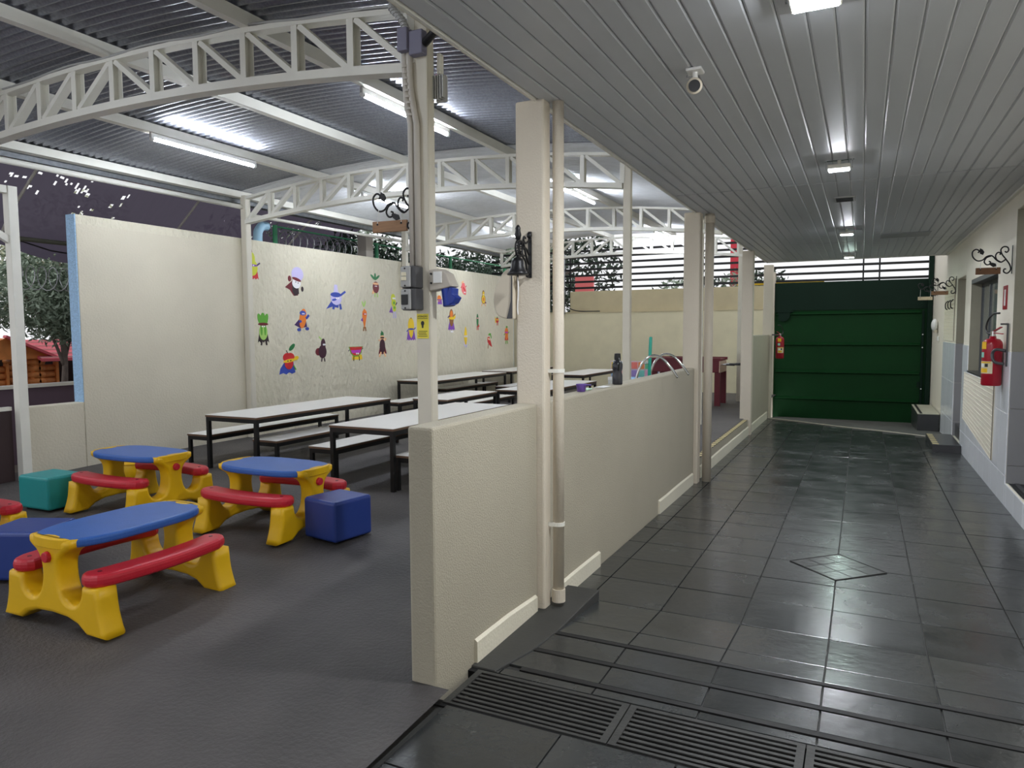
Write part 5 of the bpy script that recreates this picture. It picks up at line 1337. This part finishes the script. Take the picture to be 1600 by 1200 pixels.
t = thing('plastic_cup', (-1.60, 4.28, ZP), 'small purple plastic cup on the low wall beside the downpipe', 'cup')
MB().lathe([(0, 0), (0.026, 0), (0.033, 0.045), (0.035, 0.048), (0.031, 0.048), (0.025, 0.004), (0, 0.004)], (-1.60, 4.28, ZP), 20).build('body', purple_p, t, smooth=True)
MB().box(-1.572, -1.535, 4.272, 4.288, ZP + 0.04, ZP + 0.046).build('handle', purple_p, t, bevel=0.002)
tag(MB().prism([(-1.63, 4.62), (-1.56, 4.60), (-1.555, 4.74), (-1.62, 4.77)], ZP + 0.0005, ZP + 0.003).build('paper_scrap', white_plastic), 'scrap of white paper lying on the low wall beside the bottle', 'paper')
tag(MB().prism([(-1.635, 4.36), (-1.59, 4.35), (-1.585, 4.45), (-1.63, 4.46)], ZP + 0.0005, ZP + 0.01).build('soap_bar', M('pale_green', (190, 224, 200), 0.5), bevel=0.004), 'pale green flat piece lying behind the purple cup', 'soap')
for y, lb in ((6.05, 'nearer the bottle'), (6.48, 'nearer the doorway')):
    o = MB().tube(sm([(-1.76, y - 0.02, 0.95), (-1.745, y - 0.02, 1.10), (-1.70, y - 0.01, 1.22), (-1.62, y, 1.285), (-1.54, y + 0.01, 1.27), (-1.46, y + 0.015, 1.19), (-1.40, y + 0.02, 1.10)], 5), 0.011, 10).build('curved_rail', chrome, smooth=True)
    tag(o, 'curved chrome rail arching over the low wall, the one ' + lb, 'rail', 'curved chrome rails')
tag(MB().tube([(-1.73, 6.28, zcourt(6.3)), (-1.70, 6.28, 1.2), (-1.692, 6.28, 1.44), (-1.692, 6.28, 1.447)], [0.015, 0.015, 0.015, 0.008], 12).build('broom_handle', stick_m, smooth=True), 'upright teal green handle leaning behind the low wall', 'handle')

# ------------------------------------------------------------------ far end of the court
zb = zcourt(13.4)
t = thing('foosball_table', (-2.85, 13.4, zb), 'dark maroon foosball table with black rod handles in front of the back wall', 'foosball table')
MB().box(-3.55, -2.28, 13.05, 13.75, zb + 0.60, zb + 0.84).build('cabinet', maroon, t, bevel=0.008)
MB().box(-3.58, -2.25, 13.02, 13.05, zb + 0.81, zb + 0.86).build('rim', maroon, t); MB().box(-3.58, -2.25, 13.75, 13.78, zb + 0.81, zb + 0.86).build('rim', maroon, t)
MB().prism([(13.06, zb + 0.60), (13.74, zb + 0.60), (13.74, zb + 0.80), (13.06, zb + 0.80)], -2.28, -2.262, 'yz').build('end_board', beige_wood, t)
for x in (-3.5, -2.36):
    for y in (13.08, 13.68):
        MB().box(x, x + 0.1, y, y + 0.06, zb, zb + 0.6).build('leg', maroon, t)
for k in range(4):
    y = 13.14 + k * 0.17
    MB().tube([(-3.7, y, zb + 0.74), (-2.05 if k % 2 else -2.14, y, zb + 0.74)], 0.008, 8).build('rod', chrome, t)
    xe = -2.05 if k % 2 else -2.14
    MB().tube([(xe - 0.03, y, zb + 0.74), (xe + 0.11, y, zb + 0.74), (xe + 0.12, y, zb + 0.74)], [0.014, 0.018, 0.012], 10).build('handle', black_m, t, smooth=True)
t = thing('activity_board', (-4.3, 14.8, 0.15), 'colourful children patterned play panel behind the black bottle', 'play panel')
zq = zcourt(14)
MB().box(-4.86, -3.66, 14.8, 14.84, 0.50, 0.86).build('panel', M('pale_panel', (230, 214, 224), 0.5), t)
cols = [(244, 214, 90), (110, 186, 230), (232, 170, 60), (240, 130, 120), (240, 150, 90), (120, 200, 150), (130, 220, 130), (240, 190, 200), (150, 200, 240), (236, 120, 140), (250, 240, 120), (170, 150, 220), (130, 210, 200), (236, 180, 210), (120, 160, 230)]
for i in range(15):
    r, c = divmod(i, 8)
    MB().box(-4.84 + c * 0.148, -4.71 + c * 0.148, 14.79, 14.8, 0.70 - r * 0.17, 0.84 - r * 0.17).build('square', M('play_square_%s' % 'abcdefghijklmno'[i], cols[i], 0.5), t)
for x in (-4.82, -3.75):
    MB().box(x, x + 0.05, 14.84, 14.88, zq, 0.8).build('leg', white_plastic, t)
t = thing('small_table', (-3.4, 12.2, zcourt(12)), 'pale blue topped small table behind the black bottle', 'table')
zs = zcourt(12.2)
MB().box(-3.95, -3.15, 11.9, 12.5, zs + 0.50, zs + 0.53).build('top', teal_light, t, bevel=0.006)
for x in (-3.92, -3.22):
    for y in (11.93, 12.43):
        MB().box(x, x + 0.04, y, y + 0.04, zs, zs + 0.5).build('leg', white_plastic, t)
t = thing('plastic_chair', (-3.55, 11.1, zcourt(11)), 'white slatted plastic chair half hidden by the black bottle', 'chair')
zs = zcourt(11)
MB().box(-3.75, -3.38, 10.95, 11.3, zs + 0.28, zs + 0.31).build('seat', white_plastic, t, bevel=0.01)
MB().box(-3.75, -3.38, 11.27, 11.30, zs + 0.54, zs + 0.60).build('top_rail', white_plastic, t, bevel=0.008)
for k in range(5):
    MB().box(-3.745 + k * 0.088, -3.715 + k * 0.088, 11.275, 11.295, zs + 0.3, zs + 0.55).build('back_slat', white_plastic, t)
for x in (-3.73, -3.43):
    for y in (10.97, 11.25):
        MB().box(x, x + 0.035, y, y + 0.035, zs, zs + 0.28).build('leg', white_plastic, t)

# ------------------------------------------------------------------ outside, beyond the court wall
mb = MB(); grid(mb, [-60, -20, -7.6], [-30, 0, 20, 60], lambda x, y: -0.02)
struct(mb.build('ground', ground_m))
mb = MB(); grid(mb, [-7.6, 20], [16.3, 25, 60], lambda x, y: -0.4)
struct(mb.build('ground', ground_m))
t = thing('garden_wall', (-8.9, 6, 0), 'low dark purple wall with pale coping seen through the opening in the court wall', 'wall')
MB().box(-8.95, -8.83, 1.0, 14, -0.02, 0.87).build('body', purple_wall, t)
MB().box(-8.98, -8.80, 1.0, 14, 0.87, 0.905).build('coping', white_steel, t)
tag(MB().box(-9.9, -9.75, 2.5, 5.25, -0.02, 1.42).build('tiled_wall', M('pale_blue_tile_wall', (176, 186, 204), 0.4)), 'pale blue grey tiled wall beyond the gate frame post', 'wall')

t = thing('log_playhouse', (-17, 11, 0), 'orange log playhouse with red roof beyond the purple wall', 'playhouse')
hx = -16.0
def log_row(y0, y1, x, z0, z1):
    k = int((z1 - z0) / 0.14)
    for i in range(k):
        z = z0 + 0.07 + i * 0.14
        MB().tube([(x, y0, z), (x, y1, z)], 0.074, 8).build('log', log_wood, t, smooth=True)
log_row(7.6, 8.75, hx, 0, 0.98); log_row(9.35, 9.75, hx, 0, 0.98); log_row(10.95, 12.5, hx, 0, 0.98)
for y in (9.32, 9.42):
    for i in range(7):
        MB().tube([(hx + 0.15, y, 0.07 + i * 0.14), (hx - 1.0, y, 0.07 + i * 0.14)], 0.074, 8).build('log', log_wood, t, smooth=True)
MB().box(hx - 1.2, hx - 1.1, 7.6, 12.5, 0, 1.0).build('back_wall', dark_in, t)
for (a, b) in ((8.73, 8.78), (9.28, 9.33), (9.75, 9.81), (10.9, 10.96)):
    MB().box(hx - 0.02, hx + 0.09, a, b, 0, 0.9).build('frame', log_wood, t)
MB().prism([(hx + 0.35, 0.92), (hx - 0.7, 1.32), (hx - 0.7, 1.38), (hx + 0.35, 0.98)], 9.3, 13.0, 'xz').build('roof', roof_red, t)
for k in range(5):
    MB().box(hx + 0.28 - k * 0.21, hx + 0.32 - k * 0.21, 9.3, 13.0, 0.99 + k * 0.08, 1.02 + k * 0.08).build('roof_lath', M('roof_lath', (226, 170, 170), 0.6), t)
MB().prism([(7.4, 0.98), (9.5, 0.98), (9.5, 1.05), (8.7, 1.42), (7.4, 1.0)], hx - 0.9, hx + 0.2, 'yz').build('gable', log_wood, t)
MB().bar((hx + 0.24, 8.65, 1.46), (hx + 0.24, 9.75, 0.97), 0.12, 0.05).build('gable_board', roof_red, t)
tag(MB().box(-17.9, -17.5, 12.0, 13.6, 0, 1.75).build('pink_cabin', M('pink_wall', (224, 130, 120), 0.7)), 'plain pink cabin wall behind the log playhouse', 'cabin')

def leaves(mb, c, r, n, size, flat=1.0, seed=0):
    R_ = random.Random(seed)
    for _ in range(n):
        while True:
            d = Vector((R_.uniform(-1, 1), R_.uniform(-1, 1), R_.uniform(-1, 1)))
            if 0.35 < d.length < 1: break
        p = Vector(c) + Vector((d.x * r[0], d.y * r[1], d.z * r[2]))
        a = Vector((R_.gauss(0, 1), R_.gauss(0, 1), R_.gauss(-0.3, 0.8))).normalized()
        b = a.cross(Vector((R_.gauss(0, 1), R_.gauss(0, 1), R_.gauss(0, 1)))).normalized()
        L_ = size * R_.uniform(0.7, 1.3)
        w_ = L_ * 0.33
        mb.add([p, p + a * L_ * 0.5 + b * w_ * 0.5, p + a * L_, p + a * L_ * 0.5 - b * w_ * 0.5], [(0, 1, 2, 3)])
def tree(loc, trunk_h, blobs, n, size, mats, label, seed, branches=4, r=0.09):
    t = thing('tree', loc, label, 'tree', 'trees beyond the court wall')
    x, y, z = loc
    MB().tube(sm([(x, y, z), (x + 0.03, y - 0.02, z + trunk_h * 0.5), (x, y + 0.03, z + trunk_h), (x + 0.05, y, z + trunk_h * 1.6)]), [r * (1 - 0.03 * i) for i in range(19)], 10).build('trunk', bark, t, smooth=True)
    R_ = random.Random(seed)
    for k in range(branches):
        bl = blobs[k % len(blobs)]
        MB().tube(sm([(x, y, z + trunk_h * 0.9), (x + bl[0] * 0.4, y + bl[1] * 0.4, z + trunk_h + (bl[2] - trunk_h) * 0.5), (x + bl[0], y + bl[1], z + bl[2])]), [r * 0.45 * (1 - 0.04 * i) for i in range(13)], 7).build('branch', bark, t, smooth=True)
    for i, (bx, by, bz, rr) in enumerate(blobs):
        mb = MB()
        leaves(mb, (x + bx, y + by, z + bz), (rr, rr, rr * 0.85), n, size, seed=seed * 31 + i)
        o = mb.build('foliage', mats[i % len(mats)], t, fix=False)
        o['kind'] = 'stuff'
    return t
tree((-13.95, 8.7, 0), 1.0, [(0, 0, 2.05, 0.9), (0.1, -0.7, 2.2, 0.8), (-0.1, 0.6, 2.2, 0.85), (0, -0.1, 2.75, 0.8), (0.2, 0.2, 1.85, 0.65)], 2600, 0.12, [leaf_a], 'dusty green round tree in front of the log playhouse', 3, 4, 0.075)
tree((-13.9, 5.9, 0), 1.0, [(0, 0, 1.8, 0.9), (0.1, 0.3, 2.1, 0.9), (0, -0.7, 2.2, 0.9)], 1500, 0.17, [leaf_a, leaf_b], 'darker round tree beyond the gate frame', 5, 3, 0.16)
tree((-20.2, 12.5, 0), 2.2, [(0, 0, 3.2, 1.6), (0.3, 1.6, 3.0, 1.5), (0.2, -1.6, 3.2, 1.5), (0, 0.8, 4.3, 1.6), (0, -2.8, 3.4, 1.6)], 1300, 0.2, [leaf_c, leaf_a, leaf_c], 'tall pale leaved tree behind the log playhouse', 8, 5, 0.2)
tree((-20, 22, 0), 3, [(0, 0, 4.2, 2.2), (0.5, 2.8, 4.4, 2.2), (0.5, -2.8, 4.0, 2.2), (0, 0.8, 6, 2.2)], 1300, 0.3, [leaf_b, leaf_a], 'large dark tree beyond the wire fence', 11, 4, 0.3)
tree((-11.5, 25.0, 0), 2.5, [(0, 0, 3.6, 2.0), (1.5, 1.5, 4.0, 1.8), (-1.5, 0.5, 4.3, 2.0)], 1300, 0.28, [leaf_b], 'dark tree behind the end of the sticker wall', 12, 3, 0.25)
# hedge and wire fence behind the sticker wall
t = thing('hedge', (-9.6, 13, 0), 'dark dense hedge behind the sticker wall, under the wire fence', 'hedge')
for k in range(8):
    mb = MB(); leaves(mb, (-9.9, 9.6 + k * 1.3, 1.9 if k < 2 else 2.3), (0.6, 0.95, 1.2 if k < 2 else 1.35), 2600, 0.16, seed=60 + k)
    o = mb.build('foliage', leaf_b, t, fix=False); o['kind'] = 'stuff'
    MB().tube([(-9.9, 9.6 + k * 1.3, 0), (-9.9, 9.65 + k * 1.3, 1.2)], 0.04, 7).build('stem', bark, t)
t = thing('wire_fence', (-8.9, 13, 2.0), 'green wire fence with green posts on the far side of the sticker wall', 'fence')
for y in (9.2, 12.0, 14.9, 17.8):
    MB().tube([(-8.9, y, 0), (-8.9, y, 3.3)], 0.04, 10).build('post', green_post, t)
for z in (2.1, 3.28):
    MB().tube([(-8.9, 9.2, z), (-8.9, 17.8, z)], 0.016, 6).build('rail', green_post, t)
mb = MB()
nw = 60
for i in range(nw):
    y = 9.2 + (17.8 - 9.2) * i / nw
    mb.tube([(-8.9, y, 2.1), (-8.9, y + 1.18, 3.28)], 0.003, 3, cap=False); mb.tube([(-8.905, y + 1.18, 2.1), (-8.905, y, 3.28)], 0.003, 3, cap=False)
o = mb.build('mesh_wire', M('fence_wire', (70, 110, 90), 0.6), t); o['kind'] = 'stuff'
# razor wire coils
def coil(y0, y1, x, z, r, label):
    pts = []
    n = int((y1 - y0) / 0.012)
    for i in range(n):
        a = i * 2 * PI / 14
        pts.append((x + r * math.cos(a), y0 + (y1 - y0) * i / n, z + r * math.sin(a)))
    return tag(MB().tube(pts, 0.007, 4).build('razor_wire', M('wire_grey', (190, 192, 196), 0.35, metal=0.7)), label, 'razor wire', 'razor wire coils')
coil(9.2, 11.0, -8.7, 3.0, 0.2, 'coil of razor wire above the wall behind the wooden plank sign')
rz_ = coil(6.4, 7.6, -11.3, 2.35, 0.18, 'coil of razor wire beside the blue end of the court wall')
MB().tube([(-11.3, 7.55, 0), (-11.3, 7.55, 2.55)], 0.02, 8).build('support_post', white_steel, rz_)
MB().tube([(-11.3, 6.45, 0), (-11.3, 6.45, 2.55)], 0.02, 8).build('support_post', white_steel, rz_)
tag(MB().box(-8.75, -8.55, 11.2, 11.42, 0, 3.35).build('concrete_post', concrete), 'square concrete post behind the wall near the plank sign', 'post')
tag(MB().tube([(-11.3, 4.0, 2.92), (-11.3, 9.2, 2.92)], 0.035, 10).build('pipe_rail', M('dark_olive_pipe', (96, 98, 84), 0.6), smooth=True), 'dark horizontal pipe across the trees beyond the opening', 'pipe')

# shade net hung over the yard on steel hoops
def net_z(u, y):
    z = lerp_tab([(0, 3.75), (0.25, 4.35), (0.5, 4.5), (0.75, 4.1), (0.9, 3.5), (1.0, 2.95)], u)
    return z + 0.05 * math.sin(y * 2.2) - 0.12 * math.sin(PI * ((y - 4) % 3.0) / 3.0) * (0.4 + u)
def net_x(u): return -7.7 - 5.0 * u
rnd = random.Random(4)
NU, NV = 150, 380
vs, fs = [], []
Y0, Y1 = 3.2, 14.6
holes = []
for _ in range(60):
    a, b = rnd.choice([(rnd.uniform(0.3, 1.0), rnd.uniform(Y0, Y1)), (rnd.gauss(0.82, 0.1), rnd.gauss(7.4, 0.5)), (rnd.gauss(0.86, 0.08), rnd.gauss(12.6, 0.4))])
    for _k in range(rnd.randint(2, 6)):
        holes.append((a + rnd.gauss(0, 0.022), b + rnd.gauss(0, 0.09), rnd.uniform(0.003, 0.009), rnd.uniform(0.012, 0.032)))
for j in range(NV + 1):
    y = Y0 + (Y1 - Y0) * j / NV
    for i in range(NU + 1):
        u = i / NU
        vs.append((net_x(u), y, net_z(u, y)))
for j in range(NV):
    y = Y0 + (Y1 - Y0) * (j + 0.5) / NV
    for i in range(NU):
        u = (i + 0.5) / NU
        if any(((u - a) / c) ** 2 + ((y - b) / d) ** 2 < 1 for a, b, c, d in holes):
            continue
        p = j * (NU + 1) + i
        fs.append((p, p + 1, p + NU + 2, p + NU + 1))
t = thing('shade_net', (-10, 9, 3.0), 'dark purple grey shade net with torn holes hung over the yard beyond the wall', 'shade net')
MB().add(vs, fs).build('fabric', shade_net, t, smooth=True, fix=False)
for y in (3.9, 6.9, 9.9, 12.9):
    MB().tube([(net_x(i / 20), y, net_z(i / 20, y) - 0.05) for i in range(21)], 0.022, 8).build('hoop', white_steel, t, smooth=True)
MB().tube([(net_x(0.97), 3.2 + 0.5 * i, net_z(0.97, 3.2 + 0.5 * i) - 0.03) for i in range(23)], 0.012, 6).build('edge_cable', black_m, t, smooth=True)

# street side beyond the slats
tree((-9.6, 21, -0.4), 1.6, [(0, 0, 3.4, 1.0), (0.2, -0.8, 4.2, 0.9), (0.4, 0.6, 2.6, 0.9)], 900, 0.2, [leaf_b, leaf_a], 'green street tree behind the left end of the slatted screen', 21, 3, 0.1)
t = thing('street_hedge', (-3.2, 20, 1.6), 'dark leafy bushes outside behind the lower slats', 'hedge')
for k, (x, z, rr) in enumerate([(-5.4, 2.3, 0.5), (-4.6, 2.5, 0.6), (-3.9, 2.6, 0.6), (-3.0, 2.6, 0.65), (-2.3, 2.7, 0.55)]):
    mb = MB(); leaves(mb, (x, 20, z), (rr, 0.5, rr * 0.75), 420, 0.16, seed=90 + k)
    o = mb.build('foliage', leaf_a if k % 2 else leaf_b, t, fix=False); o['kind'] = 'stuff'
    MB().tube([(x, 20, -0.4), (x + 0.04, 20, z)], 0.03, 6).build('stem', bark, t)
tag(MB().box(-8.9, -8.25, 23.2, 23.3, -0.4, 3.4).build('street_sign', M('pale_red_sign', (236, 120, 120), 0.5)), 'pale red board outside behind the left slats', 'sign')
tag(MB().box(-3.4, -3.15, 21, 21.1, -0.4, 4.2).build('street_sign', M('red_post_sign', (214, 50, 70), 0.5)), 'tall narrow red sign outside behind the slats beside the far column', 'sign')
